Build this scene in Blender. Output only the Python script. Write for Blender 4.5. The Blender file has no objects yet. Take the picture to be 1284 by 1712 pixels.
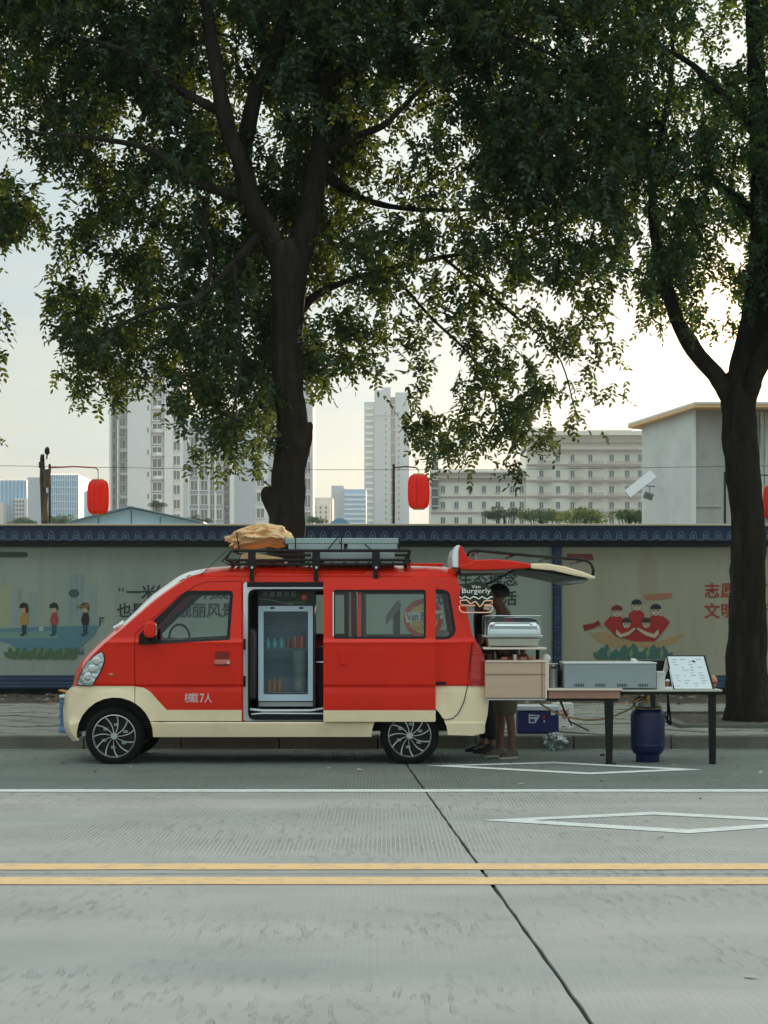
import bpy, bmesh, math, random
import numpy as np
from mathutils import Vector, Matrix
from mathutils.geometry import delaunay_2d_cdt

scene = bpy.context.scene
COL = scene.collection
R = math.radians
# ------------------------------------------------------------------ camera
F, CX, HY, CH = 3294.0, 642.0, 1028.0, 1.366      # focal length (in photo pixels), centre, horizon row, eye height
cam_d = bpy.data.cameras.new("camera")
cam = bpy.data.objects.new("camera", cam_d); COL.objects.link(cam)
cam.location = (0, 0, CH); cam.rotation_euler = (R(90), 0, 0)
cam_d.sensor_fit = 'HORIZONTAL'; cam_d.sensor_width = 36
cam_d.lens = F / 1284 * 36
cam_d.shift_y = 172 / 1284
cam_d.clip_end = 6000; cam_d.clip_start = 0.1
scene.camera = cam
# ------------------------------------------------------------------ light
SUN_AZ, SUN_EL = R(11.0), R(6.8)      # azimuth to the right of +Y
world = bpy.data.worlds.new("World"); scene.world = world; world.use_nodes = True
nt = world.node_tree; nt.nodes.clear()
def wn(t, **k):
    n = nt.nodes.new(t)
    for a, b in k.items(): setattr(n, a, b)
    return n
wout = wn('ShaderNodeOutputWorld'); bg = wn('ShaderNodeBackground')
sky = wn('ShaderNodeTexSky', sky_type='NISHITA', sun_disc=False)
sky.sun_elevation = SUN_EL; sky.sun_rotation = SUN_AZ; sky.altitude = 50; sky.air_density = 1.0; sky.dust_density = 2.2; sky.ozone_density = 1.0
tc = wn('ShaderNodeTexCoord')
mp = wn('ShaderNodeMapping'); mp.inputs['Scale'].default_value = (1.0, 1.0, 9.0)
ns = wn('ShaderNodeTexNoise'); ns.inputs['Scale'].default_value = 2.6; ns.inputs['Detail'].default_value = 5; ns.inputs['Roughness'].default_value = .5
cr = wn('ShaderNodeValToRGB'); cr.color_ramp.elements[0].position = .36; cr.color_ramp.elements[1].position = .66
veil = wn('ShaderNodeMix', data_type='RGBA')           # blue-grey cloud / cream cloud
veil.inputs[6].default_value = (1.85, 2.5, 2.8, 1); veil.inputs[7].default_value = (2.9, 3.05, 2.6, 1)
mx = wn('ShaderNodeMix', data_type='RGBA'); mx.inputs[0].default_value = .95
nt.links.new(tc.outputs['Generated'], mp.inputs[0]); nt.links.new(mp.outputs[0], ns.inputs['Vector'])
nt.links.new(ns.outputs[0], cr.inputs[0]); nt.links.new(cr.outputs[0], veil.inputs[0])
# hazy overcast dome: brightness rises smoothly from horizon to zenith (standard overcast form)
sxyz = wn('ShaderNodeSeparateXYZ'); nz0 = wn('ShaderNodeVectorMath', operation='NORMALIZE'); nt.links.new(tc.outputs['Generated'], nz0.inputs[0]); nt.links.new(nz0.outputs[0], sxyz.inputs[0])
zr = wn('ShaderNodeMapRange'); zr.inputs[1].default_value = 0; zr.inputs[2].default_value = 1; zr.inputs[3].default_value = 1; zr.inputs[4].default_value = 3.0; nt.links.new(sxyz.outputs['Z'], zr.inputs[0])
vz = wn('ShaderNodeVectorMath', operation='SCALE'); nt.links.new(veil.outputs[2], vz.inputs[0]); nt.links.new(zr.outputs[0], vz.inputs['Scale'])
nt.links.new(sky.outputs[0], mx.inputs[6]); nt.links.new(vz.outputs[0], mx.inputs[7])
# aureole of the low sun behind thin cloud
sd_ = wn('ShaderNodeVectorMath', operation='DOT_PRODUCT'); sd_.inputs[1].default_value = (math.sin(SUN_AZ)*math.cos(SUN_EL), math.cos(SUN_AZ)*math.cos(SUN_EL), math.sin(SUN_EL))
nrm_ = wn('ShaderNodeVectorMath', operation='NORMALIZE'); nt.links.new(tc.outputs['Generated'], nrm_.inputs[0]); nt.links.new(nrm_.outputs[0], sd_.inputs[0])
acc = mx.outputs[2]
for n_, col_ in ((900, (26, 16, 7)), (60, (1.7, 1.6, 1.5)), (22, (.6, .75, .85))):
    mm = wn('ShaderNodeMath', operation='MAXIMUM'); mm.inputs[1].default_value = 0; nt.links.new(sd_.outputs['Value'], mm.inputs[0])
    pw = wn('ShaderNodeMath', operation='POWER'); pw.inputs[1].default_value = n_; nt.links.new(mm.outputs[0], pw.inputs[0])
    sc_n = wn('ShaderNodeVectorMath', operation='SCALE'); sc_n.inputs[0].default_value = col_; nt.links.new(pw.outputs[0], sc_n.inputs['Scale'])
    ad = wn('ShaderNodeVectorMath', operation='ADD'); nt.links.new(acc, ad.inputs[0]); nt.links.new(sc_n.outputs[0], ad.inputs[1]); acc = ad.outputs[0]
nt.links.new(acc, bg.inputs[0]); bg.inputs[1].default_value = 0.10
nt.links.new(bg.outputs[0], wout.inputs[0])
sun_d = bpy.data.lights.new("sun", 'SUN'); sun_d.energy = 4.5; sun_d.angle = R(.5); sun_d.color = (1, .72, .42)
sun = bpy.data.objects.new("sun", sun_d); COL.objects.link(sun)
sdir = Vector((math.sin(SUN_AZ)*math.cos(SUN_EL), math.cos(SUN_AZ)*math.cos(SUN_EL), math.sin(SUN_EL)))
sun.rotation_euler = sdir.to_track_quat('Z', 'Y').to_euler(); sun.location = sdir*100
vs = scene.view_settings; vs.view_transform = 'Standard'; vs.look = 'None'; vs.gamma = 1; vs.exposure = 0.72; vs.use_curve_mapping = False
scene.cycles.max_bounces = 8; scene.cycles.transparent_max_bounces = 16
scene.cycles.volume_bounces = 0

rnd = random.Random(7)
HAZE = 0.00032
# ------------------------------------------------------------------ helpers
def P(u, v, Y): return Vector(((u-CX)*Y/F, Y, CH-(v-HY)*Y/F))
def G(u, v, z=0.0):
    Y = F*(CH-z)/(v-HY); return Vector(((u-CX)*Y/F, Y, z))
MATS = {}
def lin(c):  # 0-255 photo colour to linear
    return tuple(((x/255)/12.92 if x/255 <= .04045 else ((x/255+.055)/1.055)**2.4) for x in c)
def mat(name, col, rough=.6, metal=0., var=.0, vs_=4., bump=0., bs=40., coat=0., emit=0., trans=0., alpha=1., spec=.5, stretch=(1,1,1), dark=None, dscale=1.5, damt=.0):
    if name in MATS: return MATS[name]
    m = bpy.data.materials.new(name); m.use_nodes = True; t = m.node_tree
    b = t.nodes['Principled BSDF']; L = t.links.new
    b.inputs['Base Color'].default_value = (*col, 1); b.inputs['Roughness'].default_value = rough
    b.inputs['Metallic'].default_value = metal; b.inputs['Coat Weight'].default_value = coat
    b.inputs['Coat Roughness'].default_value = .06
    b.inputs['Specular IOR Level'].default_value = spec
    b.inputs['Transmission Weight'].default_value = trans; b.inputs['Alpha'].default_value = alpha
    if emit:
        b.inputs['Emission Color'].default_value = (*col, 1); b.inputs['Emission Strength'].default_value = emit
    tcn = t.nodes.new('ShaderNodeTexCoord'); mpn = t.nodes.new('ShaderNodeMapping')
    mpn.inputs['Scale'].default_value = stretch; L(tcn.outputs['Object'], mpn.inputs[0])
    last = None
    if var:
        n = t.nodes.new('ShaderNodeTexNoise'); n.inputs['Scale'].default_value = vs_; n.inputs['Detail'].default_value = 6; n.inputs['Roughness'].default_value = .6
        L(mpn.outputs[0], n.inputs['Vector'])
        r = t.nodes.new('ShaderNodeMapRange'); r.inputs[1].default_value = .25; r.inputs[2].default_value = .75
        r.inputs[3].default_value = 1-var; r.inputs[4].default_value = 1+var; L(n.outputs[0], r.inputs[0])
        mu = t.nodes.new('ShaderNodeVectorMath'); mu.operation = 'SCALE'; mu.inputs[0].default_value = col
        L(r.outputs[0], mu.inputs['Scale']); last = mu.outputs[0]
    if dark:
        n = t.nodes.new('ShaderNodeTexNoise'); n.inputs['Scale'].default_value = dscale; n.inputs['Detail'].default_value = 7; n.inputs['Roughness'].default_value = .65
        L(mpn.outputs[0], n.inputs['Vector'])
        r = t.nodes.new('ShaderNodeMapRange'); r.inputs[1].default_value = .5; r.inputs[2].default_value = .72; r.inputs[4].default_value = damt
        L(n.outputs[0], r.inputs[0])
        x = t.nodes.new('ShaderNodeMix'); x.data_type = 'RGBA'; x.inputs[6].default_value = (*col, 1); x.inputs[7].default_value = (*dark, 1)
        L(r.outputs[0], x.inputs[0])
        if last: L(last, x.inputs[6])
        last = x.outputs[2]
    if last: L(last, b.inputs['Base Color'])
    if bump:
        n2 = t.nodes.new('ShaderNodeTexNoise'); n2.inputs['Scale'].default_value = bs; n2.inputs['Detail'].default_value = 5
        L(mpn.outputs[0], n2.inputs['Vector'])
        bp = t.nodes.new('ShaderNodeBump'); bp.inputs['Strength'].default_value = bump; bp.inputs['Distance'].default_value = .02
        L(n2.outputs[0], bp.inputs['Height']); L(bp.outputs[0], b.inputs['Normal'])
    MATS[name] = m
    return m
def glassmat(name, col, refl=1.0, alpha=.18, rough=.02):
    """thin pane: mostly see-through, tinted, with a glossy coat"""
    if name in MATS: return MATS[name]
    m = bpy.data.materials.new(name); m.use_nodes = True; t = m.node_tree; t.nodes.clear(); L = t.links.new
    o = t.nodes.new('ShaderNodeOutputMaterial'); tr = t.nodes.new('ShaderNodeBsdfTransparent'); tr.inputs[0].default_value = (*col, 1)
    g = t.nodes.new('ShaderNodeBsdfGlossy'); g.inputs['Roughness'].default_value = rough
    fr = t.nodes.new('ShaderNodeFresnel'); fr.inputs[0].default_value = 1.5
    mr = t.nodes.new('ShaderNodeMath'); mr.operation = 'MULTIPLY_ADD'; mr.inputs[1].default_value = refl; mr.inputs[2].default_value = alpha*.25
    x = t.nodes.new('ShaderNodeMixShader'); L(fr.outputs[0], mr.inputs[0]); L(mr.outputs[0], x.inputs[0]); L(tr.outputs[0], x.inputs[1]); L(g.outputs[0], x.inputs[2]); L(x.outputs[0], o.inputs[0])
    MATS[name] = m; return m
def leafmat(name, col, tcol):
    if name in MATS: return MATS[name]
    m = bpy.data.materials.new(name); m.use_nodes = True; t = m.node_tree; t.nodes.clear(); L = t.links.new
    o = t.nodes.new('ShaderNodeOutputMaterial'); d = t.nodes.new('ShaderNodeBsdfDiffuse'); tr = t.nodes.new('ShaderNodeBsdfTranslucent'); g = t.nodes.new('ShaderNodeBsdfGlossy')
    g.inputs['Roughness'].default_value = .42; g.inputs[0].default_value = (.8, .9, .9, 1)
    geo = t.nodes.new('ShaderNodeNewGeometry'); hs = t.nodes.new('ShaderNodeMapRange'); hs.inputs[3].default_value = .55; hs.inputs[4].default_value = 1.5
    L(geo.outputs['Random Per Island'], hs.inputs[0])
    s1 = t.nodes.new('ShaderNodeVectorMath'); s1.operation = 'SCALE'; s1.inputs[0].default_value = col; L(hs.outputs[0], s1.inputs['Scale'])
    s2 = t.nodes.new('ShaderNodeVectorMath'); s2.operation = 'SCALE'; s2.inputs[0].default_value = tcol; L(hs.outputs[0], s2.inputs['Scale'])
    L(s1.outputs[0], d.inputs[0]); L(s2.outputs[0], tr.inputs[0])
    a = t.nodes.new('ShaderNodeMixShader'); a.inputs[0].default_value = .45; L(d.outputs[0], a.inputs[1]); L(tr.outputs[0], a.inputs[2])
    b = t.nodes.new('ShaderNodeMixShader'); b.inputs[0].default_value = .035; L(a.outputs[0], b.inputs[1]); L(g.outputs[0], b.inputs[2]); L(b.outputs[0], o.inputs[0])
    MATS[name] = m; return m

def wloc(o):
    v = Vector((0, 0, 0))
    while o is not None: v += o.location; o = o.parent
    return v
def tag(o, label=None, cat=None, group=None, kind=None):
    for k, x in (('label', label), ('category', cat), ('group', group), ('kind', kind)):
        if x: o[k] = x
    return o
def thing(name, loc, label, cat, group=None, kind=None):
    o = bpy.data.objects.new(name, None); COL.objects.link(o); o.location = loc; o.empty_display_size = .1
    return tag(o, label, cat, group, kind)
def dup(o, loc=None, label=None, parent=None):
    c = o.copy(); COL.objects.link(c)
    if parent is not None: c.parent = parent
    if loc is not None: c.location = loc
    if label: c['label'] = label
    for ch in list(o.children): dup(ch, parent=c)
    return c

class MB:
    def __init__(s): s.v = []; s.f = []; s.m = []; s.cur = 0
    def add(s, vs, fs):
        n = len(s.v); s.v += [tuple(x) for x in vs]; s.f += [tuple(n+i for i in f) for f in fs]; s.m += [s.cur]*len(fs); return s
    def box(s, a, b):
        x0, y0, z0 = a; x1, y1, z1 = b
        x0, x1 = sorted((x0, x1)); y0, y1 = sorted((y0, y1)); z0, z1 = sorted((z0, z1))
        return s.add([(x0,y0,z0),(x1,y0,z0),(x1,y1,z0),(x0,y1,z0),(x0,y0,z1),(x1,y0,z1),(x1,y1,z1),(x0,y1,z1)],
                     [(0,3,2,1),(4,5,6,7),(0,1,5,4),(1,2,6,5),(2,3,7,6),(3,0,4,7)])
    def pbox(s, u0, v0, u1, v1, Y, d):       # box whose front face is given in photo pixels at distance Y, d deep
        a = P(u0, v1, Y); b = P(u1, v0, Y); return s.box(a, (b.x, Y+d, b.z))
    def obox(s, M, sx, sy, sz):
        vs = [M @ Vector((x*sx/2, y*sy/2, z*sz/2)) for z in (-1,1) for (x,y) in ((-1,-1),(1,-1),(1,1),(-1,1))]
        return s.add(vs, [(0,3,2,1),(4,5,6,7),(0,1,5,4),(1,2,6,5),(2,3,7,6),(3,0,4,7)])
    def prism(s, pts, d):                    # closed polygon of 3-D points extruded by vector d
        d = Vector(d); n = len(pts); a = [Vector(p) for p in pts]
        nrm = Vector((0,0,0))
        for i in range(n): nrm += a[i].cross(a[(i+1) % n])
        if nrm.dot(d) > 0: a.reverse()
        b = [p+d for p in a]
        return s.add(a+b, [tuple(range(n)), tuple(range(2*n-1, n-1, -1))] + [(i, i+n, (i+1) % n+n, (i+1) % n) for i in range(n)])
    def tube(s, pts, r, n=8, cap=True):
        pts = [Vector(p) for p in pts]; k = len(pts)
        rs = r if isinstance(r, (list, tuple)) else [r]*k
        vs = []; up = Vector((0,0,1)); prev = None
        for i, p in enumerate(pts):
            t = (pts[min(i+1, k-1)]-pts[max(i-1, 0)]).normalized()
            if prev is None:
                a = t.cross(up) if abs(t.dot(up)) < .95 else t.cross(Vector((1,0,0)))
                a.normalize()
            else:
                a = (prev - t*prev.dot(t)).normalized()
            prev = a; b = t.cross(a)
            for j in range(n):
                th = 2*math.pi*j/n; vs.append(p+(a*math.cos(th)+b*math.sin(th))*rs[i])
        fs = [(i*n+j, i*n+(j+1) % n, (i+1)*n+(j+1) % n, (i+1)*n+j) for i in range(k-1) for j in range(n)]
        if cap: fs += [tuple(range(n-1, -1, -1)), tuple((k-1)*n+j for j in range(n))]
        return s.add(vs, fs)
    def lathe(s, prof, c, n=24, axis='Z', a0=0, a1=2*math.pi):   # prof = [(r, h)...]
        c = Vector(c); vs = []; full = abs(a1-a0-2*math.pi) < 1e-6; m = n if full else n+1
        for r, h in prof:
            for j in range(m):
                th = a0+(a1-a0)*j/n; x, y = r*math.cos(th), r*math.sin(th)
                vs.append(c+(Vector((x, y, h)) if axis == 'Z' else Vector((x, h, y)) if axis == 'Y' else Vector((h, x, y))))
        fs = []
        for i in range(len(prof)-1):
            for j in range(n):
                q = (i*m+j, i*m+(j+1) % m, (i+1)*m+(j+1) % m, (i+1)*m+j)
                fs.append(q if axis != 'Y' else q[::-1])
        return s.add(vs, fs)
    def sphere(s, c, r, n=12, sc=(1,1,1)):
        c = Vector(c); k = n//2
        prof = [(math.sin(math.pi*i/k), -math.cos(math.pi*i/k)) for i in range(k+1)]
        vs = []
        for pr, h in prof:
            for j in range(n):
                th = 2*math.pi*j/n; vs.append(c+Vector((pr*math.cos(th)*sc[0], pr*math.sin(th)*sc[1], h*sc[2]))*r)
        return s.add(vs, [(i*n+j, i*n+(j+1) % n, (i+1)*n+(j+1) % n, (i+1)*n+j) for i in range(k) for j in range(n)])
    def poly(s, pts): return s.add(pts, [tuple(range(len(pts)))])
    def build(s, name, ms, parent=None, smooth=None, bevel=0, seg=2, loc=None, sub=0):
        me = bpy.data.meshes.new(name)
        o0 = wloc(parent) if parent is not None else Vector((0,0,0))
        o1 = Vector(loc) if loc is not None else o0
        me.from_pydata([(x-o1.x, y-o1.y, z-o1.z) for x, y, z in s.v], [], s.f)
        ms = ms if isinstance(ms, (list, tuple)) else [ms]
        for m_ in ms: me.materials.append(m_)
        if len(ms) > 1: me.polygons.foreach_set('material_index', s.m)
        me.validate(); me.update()
        o = bpy.data.objects.new(name, me); COL.objects.link(o)
        if parent is not None: o.parent = parent
        o.location = o1-o0 if parent is not None else o1
        if smooth:
            me.polygons.foreach_set('use_smooth', [True]*len(me.polygons))
            if smooth < 179: me.set_sharp_from_angle(angle=R(smooth))
        if bevel:
            b = o.modifiers.new('bevel', 'BEVEL'); b.width = bevel; b.segments = seg; b.limit_method = 'ANGLE'; b.angle_limit = R(35)
            me.polygons.foreach_set('use_smooth', [True]*len(me.polygons)); me.set_sharp_from_angle(angle=R(50))
        if sub:
            b = o.modifiers.new('sub', 'SUBSURF'); b.levels = sub; b.render_levels = sub
        return o
def text(name, body, p, size, m, parent, align='CENTER', ext=.001, scale=(1,1), bold=0.0, rotz=0.):
    c = bpy.data.curves.new(name, 'FONT'); c.body = body; c.size = size; c.align_x = align; c.align_y = 'CENTER'
    c.extrude = ext; c.offset = bold; c.resolution_u = 3; c.materials.append(m)
    o = bpy.data.objects.new(name, c); COL.objects.link(o)
    o.rotation_euler = (R(90), rotz, 0) if not rotz else (R(90), rotz, 0)
    o.scale = (scale[0], scale[1], 1)
    dg = bpy.context.evaluated_depsgraph_get(); me = bpy.data.meshes.new_from_object(o.evaluated_get(dg)); me.name = name
    o2 = bpy.data.objects.new(name, me); COL.objects.link(o2); o2.rotation_euler = o.rotation_euler; o2.scale = o.scale
    bpy.data.objects.remove(o); o2.name = name; o = o2
    o.parent = parent; o.location = Vector(p)-wloc(parent)
    return o
def inpoly(x, z, poly):
    c = False; n = len(poly); j = n-1
    for i in range(n):
        xi, zi = poly[i]; xj, zj = poly[j]
        if (zi > z) != (zj > z) and x < (xj-xi)*(z-zi)/(zj-zi)+xi: c = not c
        j = i
    return c
def smooth_poly(pts, it=2):     # Chaikin
    for _ in range(it):
        q = []
        for i in range(len(pts)):
            a, b = pts[i], pts[(i+1) % len(pts)]
            q.append((a[0]*.75+b[0]*.25, a[1]*.75+b[1]*.25)); q.append((a[0]*.25+b[0]*.75, a[1]*.25+b[1]*.75))
        pts = q
    return pts
def round_rect(u0, v0, u1, v1, r, n=5):
    pts = []
    for cx, cy, a0 in ((u1-r, v0+r, -90), (u1-r, v1-r, 0), (u0+r, v1-r, 90), (u0+r, v0+r, 180)):
        for i in range(n+1):
            a = R(a0+90*i/n); pts.append((cx+r*math.cos(a), cy+r*math.sin(a)))
    return pts
def round_corners(pts, r, n=4):
    out = []; k = len(pts)
    for i in range(k):
        p0, p, p1 = Vector(pts[i-1]), Vector(pts[i]), Vector(pts[(i+1) % k])
        rr = r if not isinstance(r, (list, tuple)) else r[i]
        a = (p0-p); b = (p1-p); ra = min(rr, a.length*.45); rb = min(rr, b.length*.45)
        if rr <= 0: out.append(tuple(p)); continue
        q0 = p+a.normalized()*ra; q1 = p+b.normalized()*rb
        for j in range(n+1):
            t = j/n; out.append(tuple(q0*(1-t)**2+p*2*t*(1-t)+q1*t*t))
    return out

# ------------------------------------------------------------------ materials
def road_mat(nm='concrete_road', c1=(.46, .435, .415), c2=(.35, .33, .315)):
    m = mat(nm, c1, .85, var=.10, vs_=1.3, dark=c2, dscale=.9, damt=.55)
    t = m.node_tree; L = t.links.new; b = t.nodes['Principled BSDF']
    tcn = t.nodes.new('ShaderNodeTexCoord')
    # tined grooves running across the road, only in patches
    w = t.nodes.new('ShaderNodeTexWave'); w.wave_type = 'BANDS'; w.bands_direction = 'X'; w.inputs['Scale'].default_value = 11.5; w.inputs['Distortion'].default_value = 1.2; w.inputs['Detail'].default_value = 2; w.inputs['Detail Scale'].default_value = .35
    n = t.nodes.new('ShaderNodeTexNoise'); n.inputs['Scale'].default_value = .8; n.inputs['Detail'].default_value = 4
    r = t.nodes.new('ShaderNodeMapRange'); r.inputs[1].default_value = .42; r.inputs[2].default_value = .6
    sx = t.nodes.new('ShaderNodeSeparateXYZ'); L(tcn.outputs['Object'], sx.inputs[0])
    ry = t.nodes.new('ShaderNodeMapRange'); ry.inputs[1].default_value = 10.4; ry.inputs[2].default_value = 11.4; ry.inputs[3].default_value = .12; ry.inputs[4].default_value = 1.0; L(sx.outputs[1], ry.inputs[0])
    mpn = t.nodes.new('ShaderNodeMapping'); mpn.inputs['Scale'].default_value = (1, .35, 1); mpn.inputs['Rotation'].default_value = (0, 0, .6)
    L(tcn.outputs['Object'], w.inputs[0]); L(tcn.outputs['Object'], n.inputs[0]); L(n.outputs[0], r.inputs[0])
    mu = t.nodes.new('ShaderNodeMath'); mu.operation = 'MULTIPLY'; L(w.outputs['Fac'], mu.inputs[0]); L(r.outputs[0], mu.inputs[1])
    mu2 = t.nodes.new('ShaderNodeMath'); mu2.operation = 'MULTIPLY'; L(mu.outputs[0], mu2.inputs[0]); L(ry.outputs[0], mu2.inputs[1])
    # random short scratches
    mp2 = t.nodes.new('ShaderNodeMapping'); mp2.inputs['Scale'].default_value = (9, 1.6, 1); mp2.inputs['Rotation'].default_value = (0, 0, .75)
    n2 = t.nodes.new('ShaderNodeTexNoise'); n2.inputs['Scale'].default_value = 2.6; n2.inputs['Detail'].default_value = 3; L(tcn.outputs['Object'], mp2.inputs[0]); L(mp2.outputs[0], n2.inputs[0])
    r2 = t.nodes.new('ShaderNodeMapRange'); r2.inputs[1].default_value = .55; r2.inputs[2].default_value = .7; L(n2.outputs[0], r2.inputs[0])
    n6 = t.nodes.new('ShaderNodeTexNoise'); n6.inputs['Scale'].default_value = .55; n6.inputs['Detail'].default_value = 5; L(tcn.outputs['Object'], n6.inputs[0])
    r6 = t.nodes.new('ShaderNodeMapRange'); r6.inputs[1].default_value = .40; r6.inputs[2].default_value = .60; L(n6.outputs[0], r6.inputs[0])
    r2b = t.nodes.new('ShaderNodeMath'); r2b.operation = 'MULTIPLY'; L(r2.outputs[0], r2b.inputs[0]); L(r6.outputs[0], r2b.inputs[1]); r2 = r2b
    n3 = t.nodes.new('ShaderNodeTexNoise'); n3.inputs['Scale'].default_value = 60; n3.inputs['Detail'].default_value = 6; L(tcn.outputs['Object'], n3.inputs[0])
    a = t.nodes.new('ShaderNodeMath'); a.operation = 'MULTIPLY_ADD'; a.inputs[1].default_value = .35; L(n3.outputs[0], a.inputs[0]); L(mu2.outputs[0], a.inputs[2])
    a2 = t.nodes.new('ShaderNodeMath'); a2.operation = 'MULTIPLY_ADD'; a2.inputs[1].default_value = -1.0; L(r2.outputs[0], a2.inputs[0]); L(a.outputs[0], a2.inputs[2])
    bp = t.nodes.new('ShaderNodeBump'); bp.inputs['Strength'].default_value = .9; bp.inputs['Distance'].default_value = .014
    L(a2.outputs[0], bp.inputs['Height']); L(bp.outputs[0], b.inputs['Normal'])
    src = b.inputs['Base Color'].links[0].from_socket          # darker in the grooves, paler on the ridges
    gm = t.nodes.new('ShaderNodeMapRange'); gm.inputs[1].default_value = .0; gm.inputs[2].default_value = 1.; gm.inputs[3].default_value = .93; gm.inputs[4].default_value = 1.3
    L(mu2.outputs[0], gm.inputs[0])
    g2 = t.nodes.new('ShaderNodeMapRange'); g2.inputs[3].default_value = 1.; g2.inputs[4].default_value = .90; L(r2.outputs[0], g2.inputs[0])
    gx = t.nodes.new('ShaderNodeMath'); gx.operation = 'MULTIPLY'; L(gm.outputs[0], gx.inputs[0]); L(g2.outputs[0], gx.inputs[1])
    sc2 = t.nodes.new('ShaderNodeVectorMath'); sc2.operation = 'SCALE'; L(src, sc2.inputs[0]); L(gx.outputs[0], sc2.inputs['Scale']); 
    # broad pinkish and greenish tints, tyre-rubbed bands along the lanes
    mp4 = t.nodes.new('ShaderNodeMapping'); mp4.inputs['Scale'].default_value = (.12, 1.1, 1); L(tcn.outputs['Object'], mp4.inputs[0])
    n5 = t.nodes.new('ShaderNodeTexNoise'); n5.inputs['Scale'].default_value = 1.0; n5.inputs['Detail'].default_value = 5; L(mp4.outputs[0], n5.inputs[0])
    c5 = t.nodes.new('ShaderNodeValToRGB'); c5.color_ramp.elements[0].position = .35; c5.color_ramp.elements[1].position = .65
    c5.color_ramp.elements[0].color = (.88, .91, .91, 1); c5.color_ramp.elements[1].color = (1.10, 1.06, 1.04, 1); L(n5.outputs[0], c5.inputs[0])
    m5 = t.nodes.new('ShaderNodeVectorMath'); m5.operation = 'MULTIPLY'; L(sc2.outputs[0], m5.inputs[0]); L(c5.outputs[0], m5.inputs[1]); L(m5.outputs[0], b.inputs['Base Color'])
    return m
M_road = road_mat(); M_road_dirt_shade = road_mat('concrete_dirt_shade', (.17, .195, .175), (.115, .13, .115))  # lay-by slabs: dirt plus tree and van shade painted into the colour
M_tar = mat('joint_filler', (.015, .015, .015), .7)
def wornpaint(name, col, amt):
    m = mat(name, col, .75, var=.06, vs_=5, dark=(.36, .36, .34), dscale=9, damt=amt, bump=.3, bs=50); return m
M_white = wornpaint('road_paint_white', (.80, .82, .79), .6)
M_yellow = wornpaint('road_paint_yellow', (.95, .60, .30), .6)
M_kerb = mat('kerb_concrete', (.13, .125, .105), .9, var=.18, vs_=3, bump=.4, bs=25, dark=(.08, .078, .068), dscale=2, damt=.7)
M_slab = mat('paving_slab', (.27, .265, .225), .9, var=.22, vs_=2.5, bump=.4, bs=30, dark=(.17, .17, .14), dscale=1.1, damt=.8)
M_dirt = mat('soil', (.075, .06, .045), 1., var=.4, vs_=6, bump=1., bs=12)
M_ground = mat('ground', (.12, .12, .09), 1., var=.3, vs_=.05)
M_red = mat('van_red', (.80, .020, .003), .24, spec=.2, coat=.3, var=.05, vs_=3, dark=(.60, .018, .005), dscale=2.2, damt=.35)
M_cream = mat('van_cream', (.98, .79, .53), .32, spec=.3, coat=.7, var=.05, vs_=3, dark=(.70, .58, .38), dscale=2.5, damt=.4)
M_black = mat('black_plastic', (.007, .007, .008), .5, spec=.3)
M_rubber = mat('rubber', (.005, .005, .005), .85, var=.3, vs_=9, bump=.2, spec=.3)
M_trim = mat('interior_trim', (.012, .013, .014), .65, spec=.3)
M_jamb = mat('door_jamb', (.86, .92, .94), .35, coat=.4, var=.1)
M_chrome = mat('chrome', (.72, .74, .75), .12, metal=1.)
M_alu = mat('wheel_alloy', (.62, .62, .62), .28, metal=.85)
M_steel = mat('stainless', (.62, .64, .63), .22, metal=1., var=.08, vs_=8)
M_bsteel = mat('brushed_steel', (.42, .45, .46), .42, metal=.75, var=.08, vs_=10)
M_dark = mat('dark_metal', (.010, .010, .011), .5, spec=.35)
M_glass = glassmat('window_glass', (.93, .96, .95), .45, .04)
M_wind = glassmat('windscreen_glass', (.75, .8, .8), 1.2, .2)
M_bark = mat('bark', (.022, .018, .013), .95, spec=.15, var=.5, vs_=9, bump=2.5, bs=22, stretch=(1, 1, .22), dark=(.075, .07, .052), dscale=4, damt=.6)
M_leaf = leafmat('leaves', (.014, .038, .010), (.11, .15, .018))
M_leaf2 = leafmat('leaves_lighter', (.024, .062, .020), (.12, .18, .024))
# ================================================================== SETTING
YK = 20.0; ZK = 0.14; YW = 29.7
g = MB().poly([(-520,-28,-.03),(520,-28,-.03),(520,1480,-.03),(-520,1480,-.03)]).build('ground', M_ground); tag(g, kind='structure')
road = bpy.data.objects.new('road', None); COL.objects.link(road); tag(road, kind='structure')
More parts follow.
